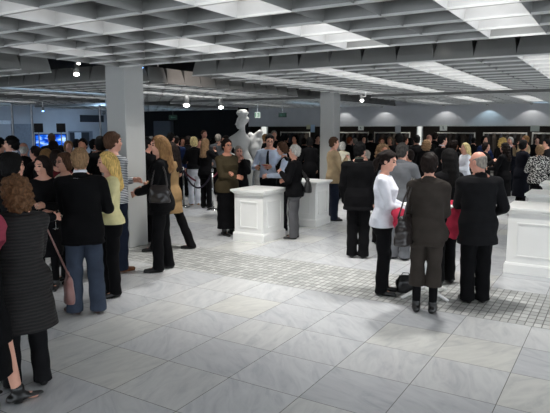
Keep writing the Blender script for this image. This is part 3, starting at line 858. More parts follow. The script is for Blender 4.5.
# rope barrier
chrome = mat('chrome', (200, 200, 200), .18, metal=1.0, var=.02)
def post(px, py, label):
    g = at(px, py)
    r = empty('barrier_post', (g.x, g.y, 0), label=label, cat='barrier post', group='chrome posts of the rope barrier')
    m = MB(); m.lathe([(.155, 0), (.155, .012), (.12, .03), (.03, .045)], 24); m.build('base', chrome, r, smooth=True)
    m = MB(); m.tube([(0, 0, .04), (0, 0, .92)], .022, 12); m.build('pole', chrome, r, smooth=True)
    m = MB(); m.lathe([(.03, .92), (.036, .94), (.036, .985), (.02, 1.0)], 16); m.build('cap', chrome, r, smooth=True)
    return g
g1 = post(213, 210, 'chrome rope barrier post in front of the blonde woman in black'); g2 = post(184, 207, 'chrome rope barrier post just right of the woman in the tan coat')
g3 = at(222, 201)
g3 = post(222, 201, 'chrome rope barrier post behind the olive-jacketed woman')
def rope(a, b, z0, z1, sag, m_, label):
    pts = [Vector((a.x+(b.x-a.x)*t, a.y+(b.y-a.y)*t, z0+(z1-z0)*t - sag*4*t*(1-t))) for t in [i/16 for i in range(17)]]
    mid = Vector(((a.x+b.x)/2, (a.y+b.y)/2, 0))
    m = MB(); m.tube([p-mid for p in pts], .022, 8); o = m.build('barrier_rope', m_, None, mid, smooth=True)
    tag(o, label, 'rope')
rope(g2, g1, .93, .93, .42, mat('rope_navy', (44, 36, 52), .8), 'dark sagging barrier rope between the two chrome posts')
rope(g2, g3, .93, .93, .36, mat('rope_maroon', (112, 38, 56), .8), 'maroon barrier rope rising behind the dark rope')

# star-foot bar table between the suited pair
g = at(424.5, 294.5); q = at(451, 303.5)
r = empty('bar_table', (g.x, g.y, 0), math.atan2(q.y-g.y, q.x-g.x), label='white star-footed bar table behind the woman in the grey-brown suit', cat='table')
m = MB(); m.tube([(0, 0, .06), (0, 0, 1.05)], .03, 14); m.build('pole', white_paint, r, smooth=True)
for k in range(4):
    a = k*PI/2; c, s_ = math.cos(a), math.sin(a)
    m = MB(); m.tube([(c*.02, s_*.02, .085), (c*.20, s_*.20, .06), (c*.36, s_*.36, .018)], [.026, .022, .017], 10); m.build('foot', white_paint, r, smooth=True)
m = MB(); m.lathe([(.24, 1.05), (.285, 1.055), (.29, 1.075), (.28, 1.08)], 32); m.build('table_top', white_paint, r, smooth=False)

# signs, speakers, screens, lamps
def hanging_sign(px, py, w, h, label, glyph=True, rgb=(226, 230, 222)):
    p = at_plane(px, py, WALL_Y-.03)
    r = empty('hanging_sign', p, label=label, cat='sign')
    m = MB(); m.box(-w/2, w/2, -.02, .01, -h/2, h/2); m.build('sign_plate', mat('sign_white_%d' % rgb[0], rgb, .5, var=.02), r, bevel=.004)
    if glyph:
        m = MB(); m.box(-.09*w, .03*w, -.026, -.02, -.26*h, .26*h); m.box(.03*w, .16*w, -.026, -.02, -.26*h, -.16*h); m.box(-.20*w, -.09*w, -.026, -.02, .12*h, .22*h)
        m.build('sign_mark', mat('sign_grey', (120, 124, 120), .5), r)
def at_plane(x, y, Y):
    d = ray(x, y); t = Y/d.y
    return Vector((0, 0, CAM_H)) + d*t
hanging_sign(361, 128, .26, .20, 'white sign hanging under the bulkhead right of the far column')
hanging_sign(398, 129, .24, .34, 'pale grey square sign hanging left of the tall lit doorway', False, (176, 178, 182))
hanging_sign(443.5, 127.8, .30, .24, 'white sign hanging under the bulkhead right of the tall lit doorway')
hanging_sign(535, 128.5, .32, .22, 'greenish grey sign hanging under the bulkhead near the right edge', False, (168, 176, 168))
hanging_sign(308.5, 127, .20, .20, 'small yellowish sign left of the far column', False, (210, 206, 170))
hanging_sign(312.8, 128.5, .22, .36, 'pale blue sign beside the small yellowish sign, left of the far column', False, (188, 214, 236))

def exit_sign(px, py, dep, w, h, lit, label, name):
    p = at_depth(px, py, dep)
    r = empty('exit_sign', p, math.atan2(p.y, p.x)-PI/2, label=label, cat='exit sign')
    m = MB(); m.box(-w/2, w/2, 0, .05, -h/2, h/2); m.build('housing', glow('exit_white', (225, 240, 228), .75) if lit else mat('exit_dark', (16, 62, 44), .4), r)
    gm = glow('exit_green', (20, 120, 80), .7) if lit else mat('exit_mark', (60, 130, 100), .4)
    m = MB()
    if lit:
        m.box(-w*.05, w*.34, -.012, 0, h*.22, h*.34); m.box(w*.20, w*.34, -.012, 0, -h*.30, h*.22); m.box(-w*.05, w*.2, -.012, 0, -h*.36, -h*.26)
        m.box(-w*.02, w*.2, -.012, 0, -h*.06, h*.06); m.lathe([(.001, 0), (.001, 0)], 3)
        m.box(-w*.46, -w*.3, -.012, 0, -h*.4, h*.4)
    else:
        m.box(-w*.1, w*.3, -.012, 0, -h*.06, h*.06); m.hexa([(-w*.32, -.012, 0), (-w*.1, -.012, -h*.25), (-w*.1, 0, -h*.25), (-w*.32, 0, 0)], [(-w*.31, -.012, .01), (-w*.1, -.012, h*.25), (-w*.1, 0, h*.25), (-w*.31, 0, .01)])
    m.build('pictogram', gm, r)
    m = MB(); m.tube([(0, .025, h/2), (0, .025, 3.0-p.z)], .008, 6); m.build('hanger', chrome, r)
exit_sign(257.5, 115, 20.0, .20, .20, True, 'small lit white and green exit sign right of the statue head', 'a')
exit_sign(282.5, 115, 20.6, .30, .16, False, 'dark green exit sign further right of the statue head', 'b')
exit_sign(173, 117.3, 29, .42, .24, False, 'dim teal exit sign on the dark far wall', 'c')

blackm = mat('black_plastic', (14, 14, 15), .6, var=.1)
steel = mat('pole_steel', (120, 122, 126), .35, metal=.8)
def speaker(px, label):
    p = at_depth(px, 128.2, 19.0); rz = math.atan2(p.y, p.x)-PI/2
    r = empty('loudspeaker', (p.x, p.y, p.z-.14), rz, label=label, cat='loudspeaker', group='black loudspeakers by the screen')
    m = MB(); m.box(-.145, .145, 0, .26, 0, .30); m.build('cabinet', blackm, r, bevel=.01)
    m = MB(); m.box(-.125, .125, -.012, 0, .02, .28); m.build('grille', mat('grille_black', (24, 24, 26), .8, bump=.6), r)
    t = empty('speaker_stand', (p.x, p.y, 0), rz, label=label.replace('loudspeaker', 'tripod stand holding the loudspeaker'), cat='speaker stand', group='speaker stands by the screen')
    m = MB(); m.tube([(0, .13, .10), (0, .13, p.z-.141)], .018, 10); m.build('pole', steel, t)
    for k in range(3):
        a = k*2*PI/3+.4; m = MB(); m.tube([(0, .13, .55), (.42*math.cos(a), .13+.42*math.sin(a), .012)], .012, 8); m.build('leg', steel, t)
speaker(38.5, 'black loudspeaker at the left end of the blue screen'); speaker(61, 'black loudspeaker at the right end of the blue screen')

def screen():
    p = at_depth(51, 142, 20.2); rz = math.atan2(p.y, p.x)-PI/2
    r = empty('flat_screen', (p.x, p.y, 0), rz, label='large flat screen with a bright blue picture in front of the side wall', cat='screen')
    w, h, z = .50, .26, p.z
    m = MB(); m.box(-w-.03, w+.03, 0, .06, z-h-.03, z+h+.03); m.build('bezel', blackm, r, bevel=.006)
    sm = bpy.data.materials.new('blue_picture'); sm.use_nodes = True; nt = sm.node_tree; nt.nodes.clear()
    o = nt.nodes.new('ShaderNodeOutputMaterial'); e = nt.nodes.new('ShaderNodeEmission'); tc = nt.nodes.new('ShaderNodeTexCoord')
    mp = nt.nodes.new('ShaderNodeMapping'); mp.inputs['Scale'].default_value = (2.2, 1, 5); n = nt.nodes.new('ShaderNodeTexNoise'); n.inputs['Scale'].default_value = 1.6; n.inputs['Detail'].default_value = 3
    rp = nt.nodes.new('ShaderNodeValToRGB'); el = rp.color_ramp.elements
    el[0].position = .38; el[0].color = srgb((14, 50, 160)) + (1,); el[1].position = .66; el[1].color = srgb((190, 225, 255)) + (1,)
    q = el.new(.50); q.color = srgb((30, 110, 240)) + (1,)
    nt.links.new(tc.outputs['Object'], mp.inputs[0]); nt.links.new(mp.outputs[0], n.inputs['Vector']); nt.links.new(n.outputs[0], rp.inputs[0])
    nt.links.new(rp.outputs[0], e.inputs[0]); e.inputs[1].default_value = 1.1; nt.links.new(e.outputs[0], o.inputs[0])
    m = MB(); m.box(-w, w, -.006, .0, z-h, z+h); m.build('picture', sm, r)
    m = MB(); m.tube([(0, .09, .03), (0, .09, z-h)], .035, 10); m.box(-.4, .4, -.12, .30, 0, .03); m.build('stand', blackm, r)
screen()

# side wall fittings behind the screen
def on_left(x, y):
    d = ray(x, y); t = (WALL_L+.0)/d.x
    return Vector((0, 0, CAM_H)) + d*t
def wall_panel(x0, x1, y0, y1, name, m_, label, cat, th=.05):
    a, b = on_left(x0, y1), on_left(x1, y0)
    r = MB(); r.box(0, th, 0, b.y-a.y, 0, b.z-a.z); o = r.build(name, m_, None, (WALL_L+.002, a.y, a.z), bevel=.004)
    return tag(o, label, cat)
dk = mat('panel_dark', (48, 50, 56), .6); lt = mat('panel_light', (196, 202, 208), .5); md = mat('panel_mid', (120, 124, 132), .5)
def board():
    a, b = on_left(69, 148), on_left(92, 131)
    r = empty('display_board', (WALL_L+.002, (a.y+b.y)/2, 0), label='framed board of dark and pale panels on the side wall, right of the screen', cat='board')
    w, h, z0 = (b.y-a.y)/2, b.z-a.z, a.z
    for s_ in (-1, 1):
        m = MB(); m.tube([(.03, s_*w*.8, 0), (.03, s_*w*.8, z0)], .025, 8); m.build('leg', md, r)
    m = MB(); m.box(0, .04, -w, w, z0, z0+h); m.build('board_back', md, r)
    for y0, y1, mm in ((-.92, -.58, dk), (-.54, -.02, lt), (.04, .66, dk)):
        m = MB(); m.box(.04, .07, w*y0, w*y1, z0+h*.2, z0+h*.92); m.build('panel', mm, r)
board()
wall_panel(80, 103, 115.5, 122, 'wall_recess_panel', dk, 'dark oblong panel high on the side wall, left of the near column', 'wall panel')
a, b = on_left(-12, 124), on_left(10, 120.5)
m = MB(); m.box(WALL_L, WALL_L+.04, a.y, b.y, a.z, b.z); tag(m.build('trim_4', mat('band_white', (226, 230, 234), .5)), kind='structure')
wall_panel(14, 31, 124, 176.0, 'grey_door', md, 'grey door in the side wall, left of the screen', 'door')
def light_stand(px, dep, ztop, label):
    p = at_depth(px, 128, dep)
    r = empty('lighting_pole', (p.x, p.y, 0), label=label, cat='lighting pole', group='upright lighting poles by the side wall')
    m = MB(); m.tube([(0, 0, .02), (0, 0, ztop)], .035, 8); m.build('pole', steel, r)
    m = MB(); m.lathe([(.22, 0), (.22, .02), (.05, .03)], 16); m.build('base', steel, r)
for px, d, z, l in ((13, 19.5, 2.78, 'steel lighting pole at the left, near the left edge of the photo'), (32.5, 19.8, 2.78, 'steel lighting pole just left of the loudspeaker'), (100.5, 20.5, 2.78, 'steel lighting pole just left of the near column')): light_stand(px, d, z, l)
# grey box on the black wall
a, b = at_plane(157, 141, WALL_Y), at_plane(173.5, 121, WALL_Y)
m = MB(); m.box(0, b.x-a.x, -.25, 0, 0, b.z); tag(m.build('tall_cabinet', mat('cabinet_grey', (84, 90, 98), .6), None, (a.x, WALL_Y-.002, 0), bevel=.01), 'tall grey cabinet standing against the black far wall', 'cabinet')
# lit openings in the cloakroom front
a, b = at_plane(260, 140, WALL_Y), at_plane(268, 116, WALL_Y)
def lit_door(x0, x1, z1, label):
    r = empty('lit_panel', ((x0+x1)/2, WALL_Y+.2, 0), label=label, cat='lit opening')
    w = (x1-x0)/2
    m = MB(); m.box(-w, w, -.02, .02, 0, z1); m.build('panel_face', glow('panel_lit', (236, 238, 232), .85), r)  # face glows to stand in for a brightly lit opening, no lamp
    m = MB(); m.box(-w-.04, -w, -.04, .04, 0, z1); m.box(w, w+.04, -.04, .04, 0, z1); m.build('panel_frame', white_paint, r)
    return r
q0, q1 = at_plane(418, 128, WALL_Y+.2).x, at_plane(422, 128, WALL_Y+.2).x; lit_door(q0, q1, 2.03, 'tall narrow lit white panel in the cloakroom front, centre right')
q0, q1 = at_plane(262, 128, WALL_Y+.2).x, at_plane(267, 128, WALL_Y+.2).x; lit_door(q0, q1, 2.03, 'narrow lit white panel right of the statue companion')

# coat racks with coats in the cloakroom
coat_ms = [mat('coat_%d' % i, c, .9, var=.2) for i, c in enumerate([(26, 26, 28), (40, 34, 32), (30, 34, 44), (58, 52, 46)])]
F = Field((-.3, -.14, .5), (.3, .14, 1.72), .03)
F.prof([(.6,.24,.085,0,0),(1.2,.20,.08,0,0),(1.5,.21,.075,0,0),(1.62,.12,.06,0,0),(1.66,.05,.04,0,0)], .02); F.cone((-.2,0,1.48),(-.25,0,.95),.06,.05,.03); F.cone((.2,0,1.48),(.25,0,.95),.06,.05,.03); F.noise(.01, 30, 0)
coat_me = F.mesh('coat')
coat_me.materials.append(coat_ms[0])
names = ['behind the far column', 'right of the far column', 'left of the tall lit panel', 'right of the tall lit panel', 'behind the grey-suited man', 'at the right edge of the photo']
for i, px in enumerate((295, 352, 392, 455, 505, 556)):
    x = at_plane(px, 128, 26.0).x
    r = empty('coat_rack', (x, 26.0, 0), label='steel coat rack with dark coats ' + names[i], cat='coat rack', group='coat racks in the cloakroom')
    m = MB(); m.tube([(-.86, 0, 1.74), (.86, 0, 1.74)], .03, 8); m.build('rail', mat('trim_pale', (196, 196, 190), .4), r)
    for s_ in (-1, 1):
        m = MB(); m.tube([(s_*.86, 0, .03), (s_*.86, 0, 1.78)], .03, 8); m.box(s_*.86-.03, s_*.86+.03, -.3, .3, 0, .05); m.build('upright', mat('trim_pale', (196, 196, 190), .4), r)
    for k in range(6):
        o = link('hanging_coat', coat_me, None, (x-.7+k*.28, 26.0, .06), PI/2+.15*math.sin(k*2.3+i))
        o.material_slots[0].link = 'OBJECT'; o.material_slots[0].material = coat_ms[(k*3+i) % 4]
        tag(o, 'dark coat hanging on the cloakroom rack ' + names[i], 'coat', 'dark coats on the rack ' + names[i])

# lamps
bulb = glow('lamp_white', (255, 252, 245), 14.0)
bulb_blue = glow('lamp_blue', (120, 180, 255), 6.0)
shell = mat('lamp_shell', (150, 150, 148), .4, metal=.6)
def lamp(px, py, dep, rad, label, ztop=2.83, power=0, aim=(0, 0, -1), col=(1, .97, .92), arm=0.0, bm=None, ang=70):
    p = at_depth(px, py, dep)
    r = empty('spot_lamp', p, label=label, cat='spot lamp')
    d = Vector(aim).normalized()
    m = MB(); m.lathe([(.001, rad*.4), (rad*.7, rad*.3), (rad, 0), (rad*.7, -rad*.5), (.001, -rad*.7)], 14); m.build('bulb', bm or bulb, r, smooth=True)
    m = MB(); m.tube([-d*rad*.5, -d*rad*3.2], [rad*1.15, rad*.75], 14); m.build('housing', shell, r, smooth=True)
    m = MB(); m.tube([-d*rad*2, Vector((arm, 0, max(.1, ztop-p.z)-.1)), Vector((arm, 0, max(.12, ztop-p.z)))], .012, 8); m.build('stem', white_paint, r, smooth=True)
    if power:
        l = bpy.data.lights.new('lamp_light', 'SPOT'); l.energy = power; l.color = col; l.spot_size = math.radians(ang); l.spot_blend = .5; l.shadow_soft_size = .04
        o = bpy.data.objects.new('lamp_light', l); COL.objects.link(o); o.parent = r; o.location = d*rad*1.2
        o.rotation_euler = d.to_track_quat('-Z', 'Y').to_euler()
lamp(186.5, 105, 15.5, .085, 'bright round spot lamp hanging before the dark wall, left of the pair', power=40)
lamp(221, 107.2, 16.0, .07, 'bright round spot lamp hanging before the dark wall, nearer the statue', power=22)
lamp(362, 100.5, 14.0, .05, 'white spot lamp on an angled arm right of the far column', arm=.10, power=60, aim=(.3, -.3, -1))
lamp(76.5, 74, 9.6, .05, 'round spot lamp in the dark ceiling gap left of the near column', ztop=3.7, power=40)
lamp(78.5, 63.5, 11.0, .035, 'tiny upper lamp in the dark ceiling gap left of the near column', ztop=3.72)
lamp(158, 71.5, 11.5, .03, 'tiny bluish lamp in the ceiling gap right of the near column', ztop=3.72, bm=bulb_blue)
lamp(142, 67.5, 10.6, .025, 'tiny bluish lamp at the top of the near column', ztop=3.72, bm=bulb_blue)
lamp(435.5, 41.5, 7.15, .022, 'tiny ceiling lamp at the edge of the near ceiling raft', ztop=2.95)
lamp(43, 111, 19.0, .04, 'small bluish lamp over the side wall at the left', bm=bulb_blue)

# downlights washing the bulkhead in five trapezoids, and lamps in the gaps between the rafts, most of them added
def downlight(p, label, power, col=(1, 1, 1), ang=60, aim=(0, 0, -1), blend=.25, rad=.05, bm=None):
    r = empty('ceiling_downlight', p, label=label, cat='downlight')
    d = Vector(aim).normalized()
    q = d.to_track_quat('-Z', 'Y').to_matrix()
    m = MB(); m.lathe([(.06, .0), (.06, .12), (.03, .14)], 16)
    m.v = [tuple(q @ Vector(v)) for v in m.v]; m.build('can', shell, r, smooth=False)
    m = MB(); m.lathe([(.05, -.004), (.05, -.001)], 16); m.v = [tuple(q @ Vector(v)) for v in m.v]; m.build('lens', bm or glow('lens_white', (255, 250, 240), 3.0), r)
    l = bpy.data.lights.new('downlight_beam', 'SPOT'); l.energy = power; l.color = col; l.spot_size = math.radians(ang); l.spot_blend = blend; l.shadow_soft_size = rad
    o = bpy.data.objects.new('downlight_beam', l); COL.objects.link(o); o.parent = r; o.location = d*.03; o.rotation_euler = d.to_track_quat('-Z', 'Y').to_euler()
where = ['just right of the far column', 'above the curly blonde woman', 'above the blonde guest and the narrow lit panel', 'with a bluish beam, above the black-coated woman', 'at the right edge of the photo']
for i, px in enumerate((345, 385, 446, 489, 532)):
    x = at_plane(px, 118, WALL_Y).x
    downlight((x, WALL_Y-.42, 2.86), 'downlight washing the bulkhead ' + where[i], 9, (.62, .86, 1) if i == 3 else (1, .99, .97), 105, (0, .28, -1), .12, .04)
downlight((-6.55, 9.0, 3.02), 'downlight in the ceiling gap lighting the raft edge right of the near column', 55, (1, .86, .78), 80, (-1, .25, -.05), .9)
for x, y, t in ((-3.6, 6.75, 'above the suited trio'), (-1.6, 6.75, 'above the large cut-off plinth'), (-5.3, 6.75, 'above the front plinth'), (-6.97, 10.8, 'beyond the near column'), (-6.97, 12.6, 'before the far column'), (-3.6, 14.7, 'beyond the plinths'), (-1.2, 14.7, 'beyond the last plinth')):
    downlight((x, y, 3.60), 'added downlight in the ceiling gap ' + t, 260, (1, .98, .95), 95, (0, 0, -1), .6, .12)  # lamps added to brighten the hall floor, not visible themselves
for x, t in ((-12.5, 'left part'), (-8, 'middle'), (-4, 'right part'), (0, 'far right part')):
    downlight((x, 25.4, 3.3), 'added downlight in the cloakroom ceiling, ' + t, 120, (1, .93, .84), 110, (0, .25, -1), .6, .1)  # no visible source; added to lift the dark room behind the bulkhead
for x, y, t in ((-17, 15.0, 'over the screen'), (-20.5, 18.5, 'over the side wall'), (-18.5, 11.5, 'at the left end')):
    downlight((x, y, 3.0 if t == 'over the screen' else 2.6), 'bluish lamp ' + t, 150, (.45, .68, 1), 150, (-.6, .1, -.6) if t != 'over the screen' else (-.7, .3, -.5), .8, .1, bulb_blue)

w = bpy.data.worlds.new('hall_daylight'); S.world = w; w.use_nodes = True
bg = w.node_tree.nodes['Background']; bg.inputs[0].default_value = (.86, .93, 1.0, 1); bg.inputs[1].default_value = 4.2

# ------------------------------------------------------------------ the guests
NEAR, MID, FAR = .0075, .0085, .016
def foot_px(x, y): return at(x, y)
def P_(x, y, top, face, label, **k):
    f = at(x, y); SPOTS.append((f.x, f.y, .58))
    return person(at(x, y), top, face, label, **k)
SPOTS = [(-5.51, 8.48, .75), (-5.51, 10.38, .75), (-.7, 8.5, .8), (-.7, 10.3, .8), (-.7, 12.3, .8), (-7.1, 6.76, .5), (-7.1, 14.68, .5), (-14.66, 14.68, .5)]
def free_spot(f, gap=.66):
    return all((f.x-a)**2 + (f.y-b)**2 > max(gap, r_)**2 for a, b, r_ in SPOTS) and f.y < WALL_Y-.6 and f.x > WALL_L+.8
def F_(x, dep, top, face, label, **k):
    f = foot_dep(x, dep); SPOTS.append((f.x, f.y, .55))
    k.setdefault('vox', FAR)
    return person(f, top, face, label, **k)
def D_(x, dep, top, face, label, **k):
    k.setdefault('vox', FAR)
    for n in range(60):          # guests stand clear of one another: step nearer or further until there is room
        d = dep + (.15*(n//2+1) if n % 2 else -.15*(n//2+1)) if n else dep
        f = foot_dep(x, d)
        if free_spot(f): break
    SPOTS.append((f.x, f.y, .58))
    return person(f, top, face, label, **k)
TR = lambda c='black': ('trousers', c)

# left cluster
pink = P_(-11, 407, 160, 72, 'woman in a pink shawl and black dress at the very left edge of the photo', sex='f', hair=('long', 'dark'), upper=('dress', 'black'), hem=.5, lower=('skirt', 'black'), crop=.25, flare=.03, arms=('back', 'back'), stance=((-.09, -.04, 8), (.09, .17, 5)), heels=True, shawl='pink', vox=NEAR)
knit = P_(28, 386, 177, -18, 'curly brown-haired woman in a long dark ribbed knit coat, back turned', sex='f', hair=('curly', 'curlbrown'), upper=('coat', 'ribbed'), hem=.52, flare=.03, arms=('bent', 'front'), lower=TR('charcoal'), vox=NEAR, look=(25, 5), wide=1.12, stance=((-.11, .04, 8), (.11, -.03, 8)))
p3 = F_(10, 5.4, 153, 70, 'dark-haired woman in black between the knit coat woman and the woman holding a glass', sex='f', hair=('bob', 'black'), arms=('bent', 'bent'), vox=MID)
p5 = F_(41, 6.7, 156, -160, 'smiling woman with long dark hair in a black dress holding glasses', sex='f', hair=('long', 'dark'), upper=('dress', 'black'), lower=('skirt', 'black'), crop=.45, tights='black', arms=((-.10, .26, 1.14), (.14, .28, 1.12)), vox=NEAR, look=(-25, 5))
p6 = P_(70, 281, 153, -120, 'woman with glasses and a cream cardigan behind the man in jeans', sex='f', hair=('bob', 'brown'), upper=('sweater', 'cream'), arms=('front', 'bent'), specs=True, vox=MID)
jeansman = P_(87, 313, 148, 6, 'man in a black blazer and blue jeans, back turned', hair=('short', 'sand'), upper=('jacket', 'black'), lower=('jeans', 'jeans'), shirt='white', shoes='darkbrown', arms=('front', 'bent'), vox=NEAR, hem=.76, wide=1.04, stance=((-.12, .0, 40), (.12, 0, 10)))
p8 = P_(113, 295, 152, -108, 'blonde woman in a pale yellow sweater and black trousers beside the blazer man', sex='f', hair=('long', 'blonde'), upper=('sweater', 'yellow'), hem=.90, arms=('front', 'chest'), vox=NEAR, look=(-14, 4))
p9 = P_(118, 271, 132, 55, 'tall curly-haired man in a grey striped sweater and dark jeans by the near column', hair=('full', 'brown'), upper=('sweater', 'stripe'), lower=('jeans', 'darkjeans'), shoes='brown', arms=('cross', 'cross'), vox=NEAR, look=(-12, 0))
p10 = P_(163, 270, 136, -82, 'woman in a black trouser suit with long light brown hair, facing left', sex='f', hair=('long', 'lightbrown'), upper=('jacket', 'black'), arms=('front', (.10, .24, 1.06)), vox=NEAR, look=(10, 0), stance=((-.11, .05, 8), (.11, -.06, 8)))
p11 = P_(172.5, 250, 142, -84, 'dark-haired woman in a long tan coat striding behind the black trouser suit', sex='f', hair=('long', 'dark'), upper=('coat', 'tan'), hem=.62, arms=('bent', 'down'), vox=MID, wide=.9, stance=((-.08, .30, 8), (.08, -.30, 5)))
p12 = F_(146, 9.6, 137, 60, 'ruddy-faced man in a dark coat at the right edge of the near column', hair=('short', 'black'), upper=('coat', 'black'), skin='pink', arms=('down', 'bent'), vox=MID)
p12b = F_(156.5, 10.4, 136, -20, 'red-haired guest just behind the light brown-haired woman in the trouser suit', hair=('short', 'red'), arms=('bent', 'down'), vox=MID)

# centre cluster
p14 = P_(228, 235, 139, 138, 'woman with glasses in an olive jacket and long black skirt, arms folded', sex='f', hair=('full', 'dark'), upper=('jacket', 'olive'), hem=.80, lower=('skirt', 'black'), crop=.14, arms=('cross', (.02, .24, 1.08)), specs=True, skin='tan', vox=MID, wide=1.22, look=(-8, 0))
p15 = F_(238.5, 10.9, 146, 170, 'guest eating with a hand at the mouth, half hidden by the olive-jacketed woman', hair=('short', 'grey'), upper=('jacket', 'charcoal'), arms=('face', (.05, .20, 1.40)), skin='pink', vox=MID)
p16 = F_(269.5, 11.3, 134, -165, 'man with glasses in a pale blue shirt and dark tie holding a drink and plate', hair=('short', 'black'), upper=('shirt', 'paleblue'), arms=((-.10, .30, 1.14), (.19, .27, 1.13)), specs=True, vox=MID, wide=1.05, look=(20, 14), tie='navy')
p17 = F_(283.5, 10.65, 142, -95, 'brown-haired woman in a black vest over pale blue sleeves, eating', sex='f', hair=('bob', 'brown'), upper=('vest', 'black'), shirt='paleblue', arms=('bent', 'chest'), vox=MID, look=(5, 16))
p18 = P_(294, 238.5, 145, -75, 'white-haired woman in a black jacket and grey trousers beside the front plinth', sex='f', hair=('full', 'white'), upper=('jacket', 'black'), hem=.80, lower=TR('midgrey'), arms=('chest', (.14, .20, 1.08)), vox=MID, wide=1.15)
p22 = P_(333, 220.5, 137, 78, 'man in a beige sweater and jeans at the far column', hair=('short', 'brown'), upper=('sweater', 'beige'), lower=('jeans', 'darkjeans'), hem=.80, arms=('bent', (.10, .24, 1.30)), vox=MID, wide=1.1)
p24 = P_(357.5, 257.5, 142, 8, 'black-haired man in a black suit, back turned, left of the white shirt woman', hair=('short', 'black'), upper=('jacket', 'black'), hem=.74, arms=('down', 'down'), vox=NEAR, wide=1.08, shirt='greygreen', look=(-20, 0))
p25 = F_(383.5, 9.4, 144.5, 150, 'curly blonde woman with glasses in black behind the white shirt woman', sex='f', hair=('curly', 'sand'), upper=('jacket', 'black'), specs=True, arms=('bent', 'bent'), vox=MID, skin='tan')
p26 = P_(399, 259, 143, 25, 'grey-haired man in a grey suit, back turned, behind the white shirt woman', hair=('short', 'darkgrey'), upper=('jacket', 'grey'), lower=TR('grey'), vox=MID, arms=('bent', 'bent'))
p27 = P_(382, 293, 150, 96, 'woman in a white shirt and black trousers looking down, hands together', sex='f', hair=('ponytail', 'dark'), upper=('shirt', 'white'), hem=.84, arms=((-.03, .28, 1.06), (.03, .27, 1.03)), vox=NEAR, look=(-6, 14), wide=1.08)
p28 = P_(424, 312, 153, 4, 'dark-haired woman in a grey-brown suit with cropped trousers and ankle boots, back turned', sex='f', hair=('full', 'dark'), upper=('jacket', 'greybrown'), hem=.82, lower=TR('greybrown'), crop=.30, tights='black', arms=('front', 'front'), vox=NEAR, wide=1.06)
p29 = P_(474, 302, 151, -22, 'balding man in a black suit at the bar table, back turned', hair=('bald', 'grey'), upper=('jacket', 'charcoal'), hem=.70, arms=((-.05, .36, 1.10), (.20, .20, 1.0)), skin='pink', vox=NEAR, wide=1.07, look=(35, 8), lean=3)
p30 = P_(443.5, 283, 149, -40, 'woman with long black hair in black, across the bar table from the grey-brown suit', sex='f', hair=('long', 'black'), upper=('jacket', 'black'), arms=('front', 'bent'), vox=MID)

# right background
R = [
 (466, 13.2, 143, -120, 'blonde woman in a white top behind the balding man', dict(sex='f', hair=('long', 'paleblonde'), upper=('sweater', 'white'))),
 (455, 13.8, 140.5, 60, 'dark-haired woman in a black strapless top touching her face', dict(sex='f', hair=('curly', 'dark'), upper=('dress', 'black'), sleeve=.2, arms=('bent', 'face'), skin='tan')),
 (487, 14.4, 142.5, 100, 'woman with glasses facing the black-coated woman, in dark clothes', dict(sex='f', hair=('bob', 'dark'), specs=True, arms=('bent', 'chest'))),
 (485, 16.5, 136, 140, 'woman in a blue top behind the woman with glasses', dict(sex='f', hair=('bob', 'black'), upper=('sweater', 'blue'))),
 (503.5, 15.4, 138, 30, 'curly blonde woman in a dark coat left of the grey-haired man', dict(sex='f', hair=('curly', 'blonde'), upper=('coat', 'black'))),
 (511, 17.4, 137, -150, 'grey-haired man in a dark navy suit holding something before his chest', dict(hair=('short', 'white'), upper=('jacket', 'navy'), lower=TR('navy'), shirt='paleblue', arms=('bent', 'chest'), skin='pink')),
 (526, 16.6, 135.5, -110, 'light-haired guest with a raised hand right of the grey-haired man', dict(hair=('short', 'lightbrown'), upper=('sweater', 'beige'), arms=('face', 'high'), skin='pink')),
 (524.5, 13.4, 140, 60, 'black-haired woman in a long black coat left of the printed jacket', dict(sex='f', hair=('bob', 'black'), upper=('coat', 'navy'), hem=.35, arms=('bent', 'bent'), skin='tan', wide=1.12)),
 (541, 12.6, 145, -10, 'sandy-haired woman in a black and white printed jacket', dict(sex='f', hair=('bob', 'sand'), upper=('jacket', 'pattern'), arms=('bent', 'bent'), wide=1.2)),
 (548, 14.6, 139, -100, 'guest with glasses at the right edge behind the printed jacket', dict(hair=('short', 'black'), upper=('jacket', 'charcoal'), specs=True)),
 (538, 20, 137, 170, 'guest in black far behind the printed jacket', dict(hair=('short', 'dark'))),
 (474, 19.5, 137.5, 0, 'dark-haired guest in black before the coat racks, right of the blonde in white', dict(hair=('short', 'black'))),
]
for x, d, t, f, lab, k in R:
    k.setdefault('arms', ('bent', 'down')); q = D_(x, d, t, f, lab, **k)
p32 = P_(501, 212, 143, -65, 'brown-haired woman in a long black coat beyond the bar table, right of the balding man', sex='f', hair=('longcurly', 'dark'), upper=('coat', 'black'), hem=.42, arms=('bent', 'bent'), vox=MID, wide=1.12)

